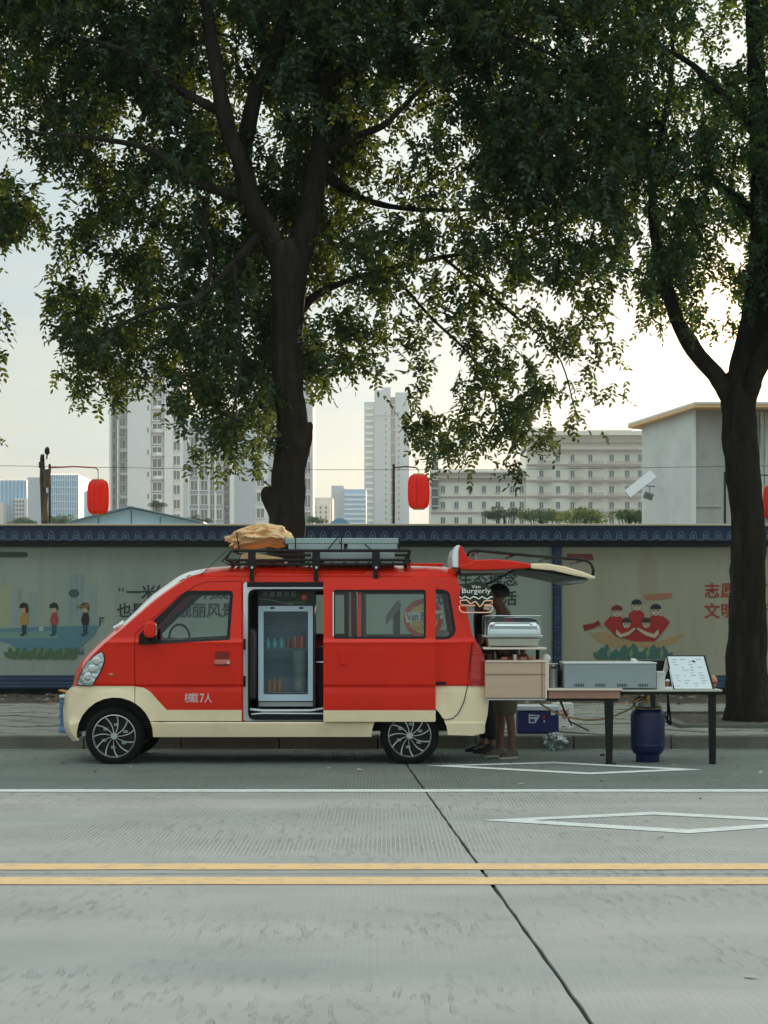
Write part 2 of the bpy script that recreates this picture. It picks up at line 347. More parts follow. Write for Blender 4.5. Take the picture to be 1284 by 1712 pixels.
# concrete slabs: cross joints (slightly skewed, 5 m apart), long joints between the yellow lines and at the white line
jx = lambda y: 0.695-(y-6.58)*0.0430
LJ = [-6.0, -1.5, 4.3, 10.39, 15.28, 19.97]
MB().poly([(-60,-12,-.012),(60,-12,-.012),(60,19.99,-.012),(-60,19.99,-.012)]).build('joint_filler', M_tar, road)
gap = .009
for j in range(len(LJ)-1):
    y0, y1 = LJ[j]+.006, LJ[j+1]-.006
    for k in range(-4, 4):
        x0a, x1a = jx(y0)+k*5+gap, jx(y0)+(k+1)*5-gap; x0b, x1b = jx(y1)+k*5+gap, jx(y1)+(k+1)*5-gap
        n = 26; vs = []; fs = []
        rr = random.Random(j*20+k)
        # ragged edges along the joints
        top = []
        left = [(x0a+(x0b-x0a)*i/n+rr.uniform(-.003, .004), y0+(y1-y0)*i/n) for i in range(n+1)]
        right = [(x1a+(x1b-x1a)*i/n+rr.uniform(-.004, .003), y0+(y1-y0)*i/n) for i in range(n+1)]
        farr = [(x0b+(x1b-x0b)*i/n, y1+rr.uniform(-.014, .004)) for i in range(1, n)]
        near = [(x1a+(x0a-x1a)*i/n, y0+rr.uniform(-.004, .012)) for i in range(1, n)]
        ring = left+farr+right[::-1]+near
        b = MB(); b.add([(x, y, 0) for x, y in ring]+[(x, y, -.011) for x, y in ring],
                        [tuple(range(len(ring)-1, -1, -1))]+[(i, (i+1) % len(ring), (i+1) % len(ring)+len(ring), i+len(ring)) for i in range(len(ring))])
        b.build('road_slab', M_road_dirt_shade if j == 4 else M_road, road)
# gutter strip: pale dusty line at the kerb foot
def stripe(name, y0, y1, m, x0=-40, x1=40, parent=None):
    b = MB(); n = 400; rr = random.Random(int(y0*100)); vs = []
    for i in range(n+1):
        x = x0+(x1-x0)*i/n; vs += [(x, y0+rr.uniform(-.006, .006), .004), (x, y1+rr.uniform(-.006, .006), .004)]
    b.add(vs, [(2*i, 2*i+2, 2*i+3, 2*i+1) for i in range(n)]); return b.build(name, m, parent)
marks = bpy.data.objects.new('road_markings', None); COL.objects.link(marks); tag(marks, kind='structure')
stripe('white_lane_line', 15.17, 15.40, M_white, parent=marks)
stripe('yellow_centre_line', 10.54, 10.80, M_yellow, parent=marks)
stripe('yellow_centre_line', 9.96, 10.24, M_yellow, parent=marks)
def diamond(outer, inner):
    b = MB(); o = [G(*p, z=.004) for p in outer]; i_ = [G(*p, z=.004) for p in inner]
    vs = o+i_; b.add([tuple(v) for v in vs], [(k, (k+1) % 4, (k+1) % 4+4, k+4) for k in range(4)])
    b.build('painted_diamond', M_white, marks)
diamond([(803,1371),(1094,1357),(1420,1374),(1152,1393)], [(890,1371),(1094,1362),(1330,1374),(1152,1386.5)])
diamond([(712,1280),(925,1273.5),(1176,1286.5),(985,1294.5)], [(770,1280.3),(925,1276),(1118,1286),(985,1291.5)])
# kerb
kerb = bpy.data.objects.new('kerb', None); COL.objects.link(kerb); kerb.location = (0, YK, 0); tag(kerb, kind='structure')
x = -11.0; k = 0
while x < 12:
    L_ = 0.99; h = ZK+rnd.uniform(-.004, .004); yy = rnd.uniform(-.006, .006)
    b = MB().box((x+.004, YK+yy, -.1), (x+L_-.002, YK+.14+yy, h)); b.build('kerb_stone', M_kerb, kerb, bevel=.012); x += L_+.004
MB().box((-60,YK+.02,-.1),(-11.01,YK+.14,ZK)).build('kerb_run', M_kerb, kerb)
MB().box((12.0,YK+.02,-.1),(60,YK+.14,ZK)).build('kerb_run', M_kerb, kerb)
b = MB(); rr = random.Random(4); vs = []
for i in range(301): vs += [(-30+.2*i, YK-.055+rr.uniform(-.03, .02), .004), (-30+.2*i, YK+.0, .004)]
b.add(vs, [(2*i, 2*i+2, 2*i+3, 2*i+1) for i in range(300)]); tag(b.build('gutter_dust', mat('gutter_dust', (.5, .49, .43), .95, var=.25, vs_=6)), kind='structure')
# pavement: diagonal slabs
pave = bpy.data.objects.new('pavement', None); COL.objects.link(pave); pave.location = (0, YK, 0); tag(pave, kind='structure')
MB().poly([(-60,YK+.13,ZK-.02),(60,YK+.13,ZK-.02),(60,27.6,ZK-.02),(-60,27.6,ZK-.02)]).build('joint_sand', mat('joint_sand', (.06, .055, .045), 1., var=.3), pave)
def clip(poly, ax, val, keep):
    out = []
    for i in range(len(poly)):
        a, b_ = poly[i-1], poly[i]; ia = (a[ax]-val)*keep >= 0; ib = (b_[ax]-val)*keep >= 0
        if ia != ib:
            t = (val-a[ax])/(b_[ax]-a[ax]); out.append(tuple(a[q]+(b_[q]-a[q])*t for q in (0, 1)))
        if ib: out.append(b_)
    return out
S = .58; ca = math.cos(R(38)); sa = math.sin(R(38)); cnt = 0
for i in range(-45, 60):
    for j in range(-50, 60):
        cx, cy = (i*S*ca-j*S*sa), 23.5+(i*S*sa+j*S*ca)
        if not (YK-.5 < cy < 28 and abs(cx) < 6.2): continue
        h = S/2-.008
        q = [(cx+a*ca-b_*sa, cy+a*sa+b_*ca) for a, b_ in ((-h,-h),(h,-h),(h,h),(-h,h))]
        q = clip(q, 1, YK+.15, 1)
        if len(q) > 2: q = clip(q, 1, 27.3, -1)
        if len(q) < 3: continue
        dz = rnd.uniform(-.006, .006); tx, ty = rnd.uniform(-.01, .01), rnd.uniform(-.01, .01)
        b = MB(); b.prism([(x_, y_, ZK-.03) for x_, y_ in q], (0, 0, .03))
        b.v = [(x_, y_, z_+(dz+(x_-cx)*tx+(y_-cy)*ty if z_ > ZK-.01 else 0)) for x_, y_, z_ in b.v]
        b.build('paving_stone', M_slab, pave); cnt += 1
for s_ in (-1, 1):
    MB().box((s_*6.7, YK+.15, ZK-.03), (s_*60, 27.3, ZK-.002)).build('paving_beyond', M_slab, pave)
# soil strip at the wall foot
b = MB(); rr = np.random.RandomState(3); nx, ny = 160, 12; vs = []; fs = []
for j in range(ny+1):
    for i in range(nx+1):
        x = -16+32*i/nx; y = 27.2+(YW+.4-27.2)*j/ny
        vs.append((x, y, ZK-.02+.05*math.sin(math.pi*min(1, j/ny*1.3)/2)+rr.uniform(-.012, .012)))
fs = [(j*(nx+1)+i, j*(nx+1)+i+1, (j+1)*(nx+1)+i+1, (j+1)*(nx+1)+i) for j in range(ny) for i in range(nx)]
tag(b.add(vs, fs).build('soil', M_dirt, smooth=180), kind='structure')
# tree pit of the right tree
pit = MB()
b = MB(); c0 = P(1255, 1203, 22.7)
for (a0, a1) in (((3.2, 21.3), (5.6, 21.42)), ((3.2, 21.42), (3.32, 24.2)), ((3.32, 24.1), (5.6, 24.2))):
    b.box((a0[0], a0[1], ZK-.02), (a1[0], a1[1], ZK+.045))
tag(b.build('tree_pit_edging', M_kerb, bevel=.008), kind='structure')
tag(MB().poly([(3.32,21.42,ZK+.012),(5.6,21.42,ZK+.012),(5.6,24.1,ZK+.012),(3.32,24.1,ZK+.012)]).build('pit_soil', M_dirt), kind='structure')

# ------------------------------------------------------------------ hoarding wall
M_navy = mat('wall_tile_navy', (.022, .05, .13), .45, var=.25, vs_=3)
M_navyl = mat('wall_tile_relief', (.20, .30, .40), .5, var=.2)
M_cop = mat('coping', (.72, .62, .46), .5, var=.1)
M_pg = mat('poster_green', (.43, .50, .44), .6, var=.10, vs_=.7, dark=(.32, .39, .34), dscale=1.6, damt=.6, stretch=(1.6, 1, .22))
M_pb = mat('poster_beige', (.50, .475, .34), .6, var=.10, vs_=.7, dark=(.40, .385, .28), dscale=1.6, damt=.6, stretch=(1.6, 1, .22))
M_pl = mat('plinth', (.035, .033, .03), .9, var=.3)
wall = thing('hoarding_wall', (0, YW, ZK), 'long hoarding wall with navy tiled coping and printed posters, behind the pavement', 'wall')
X = lambda u, Y=YW: (u-CX)*Y/F
Z = lambda v, Y=YW: CH-(v-HY)*Y/F
XL, XR = -32., 32.
MB().box((XL, YW, Z(1168)-.3), (XR, YW+.24, Z(881))).build('wall_core', M_pl, wall)
MB().box((XL, YW-.26, Z(881)+.005), (XR, YW+.5, Z(877))).build('coping', M_cop, wall, bevel=.008)
MB().box((XL, YW-.2, Z(905)), (XR, YW-.002, Z(881))).build('fascia', M_navy, wall)
MB().box((XL, YW-.17, Z(913)), (XR, YW-.002, Z(905)-.003)).build('soffit_shadow_strip', M_dark, wall)  # shade under the fascia painted as a dark strip
MB().box((XL, YW-.10, Z(1151)), (XR, YW-.002, Z(1130))).build('skirting', M_navy, wall, bevel=.006)
for vv in (1134, 1141, 1146): MB().box((XL, YW-.108, Z(vv+.8)), (XR, YW-.102, Z(vv))).build('skirting_rib', M_navyl, wall)
# little roof-end tiles along the fascia
pitch = 20.5/F*YW; protos = []
yt = YW-.205
def eave_tile(x):
    b = MB(); b.cur = 0
    q = lambda u, v: (x+u*YW/F, yt, Z(v))
    b.prism([q(-5.5, 902), q(-5.5, 893), q(-3, 888.5), q(3, 888.5), q(5.5, 893), q(5.5, 902), q(0, 904.5)], (0, .02, 0)); b.cur = 1
    b.tube([q(-5, 901), q(-4.6, 895), q(-2.4, 890), q(2.4, 890), q(4.6, 895), q(5, 901)], .0075, n=5); b.lathe([(0, -.008), (.014, -.006), (.018, 0)], q(0, 896.5), n=8, axis='Y'); b.tube([q(-5, 901), q(5, 901)], .006, n=4)
    return b
first = None
for i in range(-12, 84):
    x = X(8)+i*pitch
    if first is None: first = eave_tile(x).build('eave_tile', [M_navy, M_navyl], wall, loc=(x, yt, Z(895)))
    else:
        c = first.copy(); COL.objects.link(c); c.parent = wall; c.location = Vector((x, yt, Z(895)))-wloc(wall)
# scalloped lower edge of the fascia
b = MB()
for i in range(-12, 84):
    x = X(8)+(i+.5)*pitch; b.tube([(x-pitch*.5, YW-.203, Z(899)), (x-pitch*.2, YW-.203, Z(903.6)), (x+pitch*.2, YW-.203, Z(903.6)), (x+pitch*.5, YW-.203, Z(899))], .006, n=4)
tag(b.build('fascia_scallops', M_navyl, wall), kind='stuff')
for u0 in (-1024, -294.5, 462, 924.5, 1387):      # posts of stacked blocks
    MB().box((X(u0), YW-.09, Z(1130)), (X(u0+12.5), YW-.003, Z(913))).build('post', M_navy, wall)
    for k in range(13):
        v0 = 916+k*16.6
        MB().box((X(u0+1), YW-.112, Z(v0+15)), (X(u0+11.5), YW-.088, Z(v0))).build('post_block', M_navy, wall, bevel=.01)
        MB().box((X(u0+.5), YW-.098, Z(v0+16.2)), (X(u0+12), YW-.086, Z(v0+15.4))).build('mortar_line', M_navyl, wall)
YP = YW-.02
pos = {}
for name, u0, u1, m in (('beyond', -1010, -296, M_pb), ('after', 1401, 2100, M_pg), ('left', -280, 461, M_pg), ('mid', 476, 923.5, M_pg), ('right', 938, 1386, M_pb)):
    p = MB().box((X(u0), YP, Z(1129)), (X(u1), YW-.003, Z(914))).build('poster', m, wall); pos[name] = p
    fr = MB(); e = .02
    for a, b_ in (((X(u0), YP-.02, Z(915.6)), (X(u1), YP-.001, Z(914))), ((X(u0), YP-.02, Z(1129)), (X(u0)+e, YP-.001, Z(914))), ((X(u1)-e, YP-.02, Z(1129)), (X(u1), YP-.001, Z(914)))): fr.box(a, b_)
    fr.build('poster_frame', mat('poster_frame', (.30, .32, .29), .6), p)
pos['left']['label'] = 'green poster with queueing children'; pos['right']['label'] = 'beige poster with volunteers in red'; pos['mid']['label'] = 'plain green poster behind the van'
def art(parent, name, polys, col, lay, rough=.6, uu=0):
    b = MB(); y = YP-.0015*lay
    for i, p in enumerate(polys): b.prism([(X(u), y-.00018*i, Z(v)) for u, v in p], (0, -.0012, 0))
    return b.build(name, mat('print_%d_%d_%d' % tuple(int(c*999) for c in col), col, rough, var=.05, vs_=5), parent)
def ell(cx, cy, rx, ry, a0=0, a1=360, n=18): return [(cx+rx*math.cos(R(a0+(a1-a0)*i/n)), cy+ry*math.sin(R(a0+(a1-a0)*i/n))) for i in range(n + (0 if a1-a0 >= 360 else 1))]
def rect(a, b_, c, d): return [(a, b_), (c, b_), (c, d), (a, d)]
pl = pos['left']
art(pl, 'printed_panel', [rect(-60, 978, 25, 1048)], (.46, .50, .34), 1)
art(pl, 'printed_towers', [rect(112, 958, 142, 1045), rect(20, 982, 30, 1050), rect(50, 990, 62, 1046), rect(150, 975, 162, 1046)], (.37, .47, .45), 1)
art(pl, 'printed_pillars', [rect(118, 965, 122, 1040), rect(126, 960, 131, 1030), rect(136, 962, 139, 1040), rect(32, 984, 36, 1005)], (.30, .41, .42), 2)
art(pl, 'printed_floor', [[(0-60, 1056), (50, 1048), (166, 1046), (158, 1062), (140, 1078), (120, 1092), (30, 1088), (14, 1074), (-60, 1066)]], (.15, .31, .38), 3)
art(pl, 'printed_floor_light', [[(-60, 1058), (95, 1055), (98, 1067), (20, 1068), (-60, 1064)]], (.24, .40, .36), 4)
art(pl, 'printed_clock', [ell(124, 992, 9, 7)], (.08, .14, .14), 3)
art(pl, 'title_bar', [round_rect(-60, 923, 47, 932, 4)], (.085, .12, .10), 3)
art(pl, 'printed_pot', [rect(66, 1048, 73, 1055)], (.55, .62, .57), 5)
def leafp(u, v, l, a, w=.26):
    c_, s_ = math.cos(R(a)), -math.sin(R(a)); return [(u+l*(t*c_-q*s_), v+l*(t*s_+q*c_)) for t, q in ((0, 0), (.25, w*.8), (.55, w), (.85, w*.5), (1, 0), (.85, -w*.5), (.55, -w), (.25, -w*.8))]
bush = []
for cx_ in (20, 33, 45, 62, 74, 88, 104, 118): bush += [leafp(cx_, 1101, 20, 100), leafp(cx_, 1101, 17, 140), leafp(cx_, 1101, 17, 55), leafp(cx_, 1101, 13, 20)]
art(pl, 'printed_bushes', bush, (.12, .21, .12), 5)
art(pl, 'printed_leaf_highlights', [[(cx_-3, 1098), (cx_-2, 1088), (cx_+1, 1082), (cx_+2, 1090)] for cx_ in (36, 64, 76, 108)], (.24, .35, .15), 11)
art(pl, 'printed_grass', [[(137+k*3.1-1, 1094), (136+k*3.1, 1082-3*(k % 2)), (138+k*3.1, 1094)] for k in range(-9, 2)], (.04, .09, .11), 6)
art(pl, 'printed_letter', [rect(166, 1032, 168.5, 1046), rect(166, 1032, 175, 1034.5), rect(166, 1037.5, 173, 1039.5)], (.06, .13, .17), 4)
def kid(cx, hair, top, legs, cap=None, skin=(.62, .45, .32)):
    art(pl, 'printed_child', [ell(cx+1, 1019, 5, 5.5)], skin, 6)
    art(pl, 'printed_child_top', [[(cx-2, 1024), (cx+5, 1024), (cx+8, 1034), (cx+6, 1045), (cx-4, 1045), (cx-6, 1036)]], top, 7)
    art(pl, 'printed_child_legs', [rect(cx-2.5, 1045, cx+1, 1061), rect(cx+1.6, 1045, cx+4.6, 1061), [(cx-6, 1060), (cx+1, 1060), (cx+1, 1063), (cx-6, 1063)]], legs, 7)
    art(pl, 'printed_child_hair', [[(cx-7, 1017), (cx-6, 1010), (cx, 1007), (cx+6, 1009), (cx+8, 1015), (cx+6, 1022), (cx+4, 1016)]], hair, 8)
    if cap: art(pl, 'printed_child_cap', [[(cx-14, 1013), (cx-2, 1012), (cx+1, 1009), (cx+7, 1010), (cx+8, 1016), (cx-2, 1016), (cx-12, 1015.5)]], cap, 9)
kid(40, (.03, .035, .035), (.55, .33, .08), (.04, .055, .06))
art(pl, 'printed_child_plait', [[(43, 1012), (48, 1013), (48, 1025), (43, 1024)]], (.16, .03, .03), 9)
kid(90, (.03, .045, .045), (.48, .10, .08), (.05, .11, .14))
kid(142, (.10, .05, .02), (.035, .04, .035), (.05, .10, .13), cap=(.33, .17, .07))
M_ink = mat('print_ink', (.035, .065, .07), .6); M_inkr = mat('print_ink_red', (.42, .06, .04), .6)
zt = 25.5/F*YW
def ptext(par, s, u, v, m, size=25.5, step=24.8, nm='poster_text'):
    for k, ch in enumerate(s):
        if ch == ' ': continue
        text('poster_character', ch, (X(u+k*step), YP-.006, Z(v)), size/F*YW, m, par, ext=.001, bold=.0035)
ptext(pl, '一米线是文明线', 224, 992, M_ink, step=24.3)
text('poster_character', '“', (X(203), YP-.006, Z(992)), zt, M_ink, pl); text('poster_character', '”', (X(391), YP-.006, Z(992)), zt, M_ink, pl)
ptext(pl, '也是一道靓丽风景', 208, 1022, M_ink, step=25)
pm = pos['mid']
ptext(pm, '践行生态理念', 729, 970, M_ink); ptext(pm, '低碳绿色生活', 728, 1002, M_ink)
pr = pos['right']
art(pr, 'title_bar', [[(948, 926), (990, 926), (993, 937), (945, 937)]], (.30, .075, .06), 3)
art(pr, 'printed_tower', [rect(1068, 935, 1098, 1010), rect(1076, 925, 1090, 936)], (.46, .41, .29), 1)
art(pr, 'printed_ribbon', [[(975, 1045), (1000, 1038), (1003, 1043), (1007, 1050), (1000, 1047), (978, 1054)], [(1074, 994), (1122, 991), (1124, 1000), (1080, 1004)]], (.52, .22, .15), 3)
art(pr, 'printed_flag', [[(974, 1045), (992, 1043), (1000, 1037), (1004, 1043), (994, 1050), (977, 1055)]], (.30, .035, .03), 4)
art(pr, 'printed_band', [[(985, 1058), (1010, 1056), (1050, 1070), (1100, 1072), (1145, 1058), (1130, 1074), (1100, 1083), (1030, 1082), (1000, 1073)]], (.52, .36, .17), 2)
lv = []
for cx_, s in ((1003, 1), (1012, 1.2), (1025, .9), (1040, 1.2), (1052, 1), (1062, 1.3), (1075, 1), (1090, 1.2), (1102, 1), (1112, 1.1)):
    lv += [leafp(cx_, 1103, 22*s, 85+rnd.uniform(-15, 15)), leafp(cx_, 1103, 17*s, 130), leafp(cx_, 1103, 16*s, 45)]
art(pr, 'printed_leaves', lv, (.08, .20, .165), 5)
art(pr, 'printed_leaf_highlights', [[(c_-2, 1102), (c_-4, 1090), (c_+1, 1083), (c_+3, 1093)] for c_ in (1018, 1055, 1083, 1106)], (.24, .36, .2), 11)
fold = (.50, .035, .03)
art(pr, 'printed_heart', [[(1009, 1043), (1020, 1030), (1040, 1036), (1060, 1028), (1085, 1034), (1108, 1030), (1120, 1040), (1110, 1054), (1095, 1072), (1062, 1072), (1030, 1064)]], fold, 6)
for (cx_, cy_, hc, s) in ((1031, 1022, (.22, .03, .03), 1.05), (1064, 1012, (.03, .03, .03), 1.0), (1096, 1020, (.03, .03, .03), 1.05), (1047, 1042, (.06, .04, .03), .9), (1080, 1042, (.07, .04, .03), .9)):
    art(pr, 'printed_volunteer_shirt', [[(cx_-5*s, cy_+8*s), (cx_+5*s, cy_+8*s), (cx_+13*s, cy_+14*s), (cx_+13*s, cy_+27*s), (cx_-13*s, cy_+27*s), (cx_-13*s, cy_+14*s)]], fold, 7 if s > .95 else 10)
    art(pr, 'printed_volunteer_face', [ell(cx_, cy_+1, 7.2*s, 8*s)], (.68, .56, .42), 8 if s > .95 else 11)
    art(pr, 'printed_volunteer_hair', [ell(cx_, cy_-2.5, 8.8*s, 7.5*s, 180, 360)+[(cx_+6*s, cy_-1), (cx_-6*s, cy_-1)]], hc, 9 if s > .95 else 12)
    art(pr, 'printed_volunteer_glasses', [rect(cx_-5*s, cy_+.5, cx_-1*s, cy_+2), rect(cx_+1*s, cy_+.5, cx_+5*s, cy_+2), rect(cx_-1.5*s, cy_+6, cx_+1.5*s, cy_+7)], (.08, .05, .04), 10 if s > .95 else 13)
art(pr, 'printed_arms', [[(1030, 1052), (1038, 1060), (1050, 1056), (1060, 1049), (1062, 1052), (1050, 1062), (1036, 1066), (1029, 1060)], [(1100, 1052), (1092, 1060), (1080, 1056), (1066, 1049), (1064, 1052), (1078, 1062), (1094, 1067), (1101, 1060)]], (.66, .56, .42), 14)
ptext(pr, '志愿服务', 1190, 989, M_inkr, size=27, step=27.5); ptext(pr, '文明同行', 1190, 1023, M_inkr, size=27, step=27.5)

# ------------------------------------------------------------------ far buildings
M_con = mat('render_pale', (.80, .80, .84), .8, var=.05, vs_=.05); M_con2 = mat('render_grey', (.48, .54, .62), .8, var=.05, vs_=.05)
M_slabw = mat('balcony_white', (.88, .88, .88), .7); M_wgl = mat('far_window', (.07, .11, .13), .25, var=.4, vs_=.3, spec=.8); M_wgl2 = mat('far_window_dark', (.04, .055, .07), .3, var=.4, vs_=.3)
M_cw = mat('cream_render', (.88, .82, .72), .8, var=.05, vs_=.1); M_cwd = mat('cream_band', (.50, .41, .36), .8)
def block(par, name, u0, v0, u1, Y, d, m, v1=None):
    a = P(u0, 0, Y); z1 = Z(v0, Y); z0 = -.02 if v1 is None else Z(v1, Y)
    return MB().box((X(u0, Y), Y, z0), (X(u1, Y), Y+d, z1)).build(name, m, par)
def cells(par, name, cols, v0, v1, dv, h, Y, m, frame=None, depth=.3, gm=None):
    """windows / balconies as single parts in a grid (cols = [(u0,u1)..])"""
    base = {}
    for (u0, u1) in cols:
        v = v0
        while v < v1:
            key = (u0, u1)
            if key not in base:
                b = MB(); s = Y/F; w = (u1-u0)*s; hh = h*s; fr = .09*min(w, hh)
                b.cur = 0; b.box((-w/2+fr, -.04, -hh/2+fr), (w/2-fr, .06, hh/2-fr))
                b.cur = 1
                for a, c in (((-w/2, -depth, -hh/2), (w/2, .05, -hh/2+fr)), ((-w/2, -depth*.6, hh/2-fr), (w/2, .05, hh/2)), ((-w/2, -depth*.5, -hh/2), (-w/2+fr, .05, hh/2)), ((w/2-fr, -depth*.5, -hh/2), (w/2, .05, hh/2)), ((-fr*.3, -.1, -hh/2), (fr*.3, .05, hh/2))): b.box(a, c)
                o = b.build(name, [m, frame or M_slabw], par, loc=(0, 0, 0)); base[key] = o
            else:
                o = base[key].copy(); COL.objects.link(o); o.parent = par
            o.location = Vector((X((u0+u1)/2, Y), Y-.02, Z(v+h/2, Y)))-wloc(par)
            v += dv
Y1 = 494.
T = thing('apartment_tower', (X(220, Y1), Y1, 0), 'tall pale apartment tower with stacked balconies, leftmost of the high towers', 'tower')
block(T, 'tower_wing', 183, 596, 213, Y1+6, 14, M_con2); block(T, 'blank_wall', 213, 560, 250, Y1, 20, M_con); block(T, 'stair_core', 250, 560, 288, Y1+3, 18, M_con)
block(T, 'side_wing', 288, 600, 304, Y1+5, 16, M_con); block(T, 'rear_wing', 304, 650, 315, Y1+9, 12, M_con2)
cells(T, 'window', [(185, 193.5)], 610, 1020, 18.6, 13, Y1+5.8, M_wgl2, M_con2); cells(T, 'window', [(197, 211)], 605, 1020, 18.6, 15.5, Y1+5.8, M_wgl)
cells(T, 'window', [(254, 272)], 570, 1020, 19.6, 17, Y1+2.8, M_wgl, depth=.8); cells(T, 'window', [(289, 302)], 640, 1020, 24.3, 17, Y1+4.8, M_wgl)
for k in range(11):
    z = Z(604+k*39.2, Y1); b = MB(); pts = []
    for q in range(9):
        a = q/8; pts.append((X(251+23*a, Y1), Y1+2.6-2.2*math.sin(math.pi*a), z))
    pts += [(X(274, Y1), Y1+3.2, z), (X(251, Y1), Y1+3.2, z)]
    b.prism(pts, (0, 0, .75)).build('balcony_slab', M_slabw, T)
    MB().box((X(196, Y1), Y1+4.6, z+1.2), (X(212, Y1), Y1+6.2, z+1.9)).build('balcony_slab', M_slabw, T)
for uu in (183, 195, 249.5, 274.5): MB().box((X(uu, Y1), Y1+1, 0), (X(uu+1.4, Y1), Y1+6.4, Z(600, Y1))).build('pilaster', M_slabw, T)
b = MB()
for k in range(12): b.box((X(246.5, Y1), Y1-.1, Z(612+k*37, Y1)), (X(248.5, Y1), Y1+.1, Z(604+k*37, Y1)))
b.build('slot_windows', M_wgl2, T); b = MB()
for k in range(40): b.box((X(275.5, Y1), Y1+2.7, Z(606+k*10, Y1)), (X(277, Y1), Y1+3.1, Z(604.5+k*10, Y1)))
b.build('pipe_brackets', M_slabw, T)
Y2 = 450.
T = thing('apartment_block', (X(350, Y2), Y2, 0), 'white gridded apartment block joining the right side of the pale tower', 'building')
block(T, 'block_body', 315.5, 700, 374, Y2, 14, M_con2); block(T, 'side_wing', 374, 735, 392, Y2+4, 12, M_con); block(T, 'blank_wall', 392, 690, 424, Y2+2, 14, M_con2); block(T, 'tower_wing', 424, 660, 447, Y2+3, 14, M_con)
block(T, 'tower_wing', 447, 640, 523, Y2+6, 14, M_con2)
cells(T, 'window', [(318, 331), (335, 348), (351, 359), (361.5, 372)], 706, 1020, 24.2, 18, Y2-.1, M_wgl, depth=.5)
cells(T, 'window', [(376, 383)], 740, 1020, 12, 9.5, Y2+3.9, M_wgl2); cells(T, 'window', [(428, 443)], 690, 1020, 26.5, 18, Y2+2.9, M_wgl, depth=.5)
cells(T, 'window', [(509, 520)], 715, 1020, 28, 22, Y2+5.9, M_wgl, M_con, depth=.3)
for uu in (315.5, 332, 349, 359.5, 385): MB().box((X(uu, Y2), Y2-1.2, 0), (X(uu+(2 if uu < 380 else 6), Y2), Y2+4, Z(702 if uu < 380 else 740, Y2))).build('pilaster', M_slabw, T)
Y3 = 980.
M_t3 = mat('tower_blue_grey', (.42, .49, .58), .7, var=.05, vs_=.03)
T = thing('slender_tower', (X(645, Y3), Y3, 0), 'slender blue-grey high-rise tower right of the big trunk, beside the middle lantern', 'tower')
block(T, 'side_bay', 609, 672, 626, Y3+4, 20, M_con2); block(T, 'tower_face', 626, 652, 653, Y3, 26, M_t3); block(T, 'glazed_slot', 653, 664, 661, Y3+6, 18, M_wgl2); block(T, 'tower_face', 661, 656, 684, Y3+1, 24, M_t3)
for k in range(34): MB().box((X(610.5, Y3), Y3+2, Z(684+k*10.4, Y3)), (X(624, Y3), Y3+4.2, Z(680.5+k*10.4, Y3))).build('balcony', M_slabw, T)
for k in range(17): MB().box((X(653, Y3), Y3+4, Z(676+k*21, Y3)), (X(661, Y3), Y3+6.2, Z(674.5+k*21, Y3))).build('slot_spandrel', M_slabw, T)
b = MB()
for k in range(33):
    for uu in (644, 665.5): b.box((X(uu, Y3), Y3-.2, Z(693+k*10.4, Y3)), (X(uu+2.4, Y3), Y3+1.5, Z(689+k*10.4, Y3)))
tag(b.build('small_windows', M_wgl2, T), kind='stuff')
MB().box((X(627, Y3), Y3-.6, Z(694, Y3)), (X(652, Y3), Y3+.1, Z(692, Y3))).build('ledge', M_con2, T)
MB().box((X(640, Y3), Y3+4, Z(653, Y3)), (X(653, Y3), Y3+14, Z(646, Y3))).build('lift_housing', M_t3, T)
# long white block
Y4 = 390.
T = thing('residential_building', (X(900, Y4), Y4, 0), 'long cream six-storey residential building with railed balconies, at right beyond the hoarding', 'building')
block(T, 'main_wing', 880, 745, 1100, Y4, 18, M_cw); block(T, 'low_wing', 720, 790, 880.2, Y4+1.5, 16, M_cw)
for (v0, v1, dd, m) in ((722, 729, 2.2, M_cw), (729, 738, .2, M_cw), (738, 741, 1.4, M_cwd), (741, 751, .4, M_cw), (751, 753.5, 1.2, M_cwd)): MB().box((X(880, Y4), Y4-dd, Z(v1, Y4)), (X(1100, Y4), Y4+16, Z(v0, Y4)-.01)).build('cornice', m, T)
for (v0, v1, dd, m) in ((786, 790, 1.6, M_slabw), (796, 799, 1.2, M_cwd)): MB().box((X(720, Y4), Y4+1.5-dd, Z(v1, Y4)), (X(880, Y4), Y4+6, Z(v0, Y4)-.01)).build('cornice', m, T)
MB().box((X(888, Y4), Y4+3, Z(723, Y4)), (X(928, Y4), Y4+12, Z(712, Y4))).build('roof_housing', M_cw, T); MB().box((X(985, Y4), Y4+3, Z(723, Y4)), (X(1060, Y4), Y4+12, Z(716, Y4))).build('roof_housing', M_cw, T)
wc = [(901, 909), (929, 937), (953, 961), (983, 991), (1018, 1027), (1044, 1053), (1066, 1074)]
cells(T, 'window', wc, 759.5, 900, 26.3, 13, Y4-.1, M_wgl, M_slabw, depth=.15)
cells(T, 'window', [(736, 745), (759, 767), (782, 790), (805, 813), (828, 837), (852, 861), (868, 876)], 811.5, 900, 26.3, 13, Y4+1.4, M_wgl, M_slabw, depth=.15)
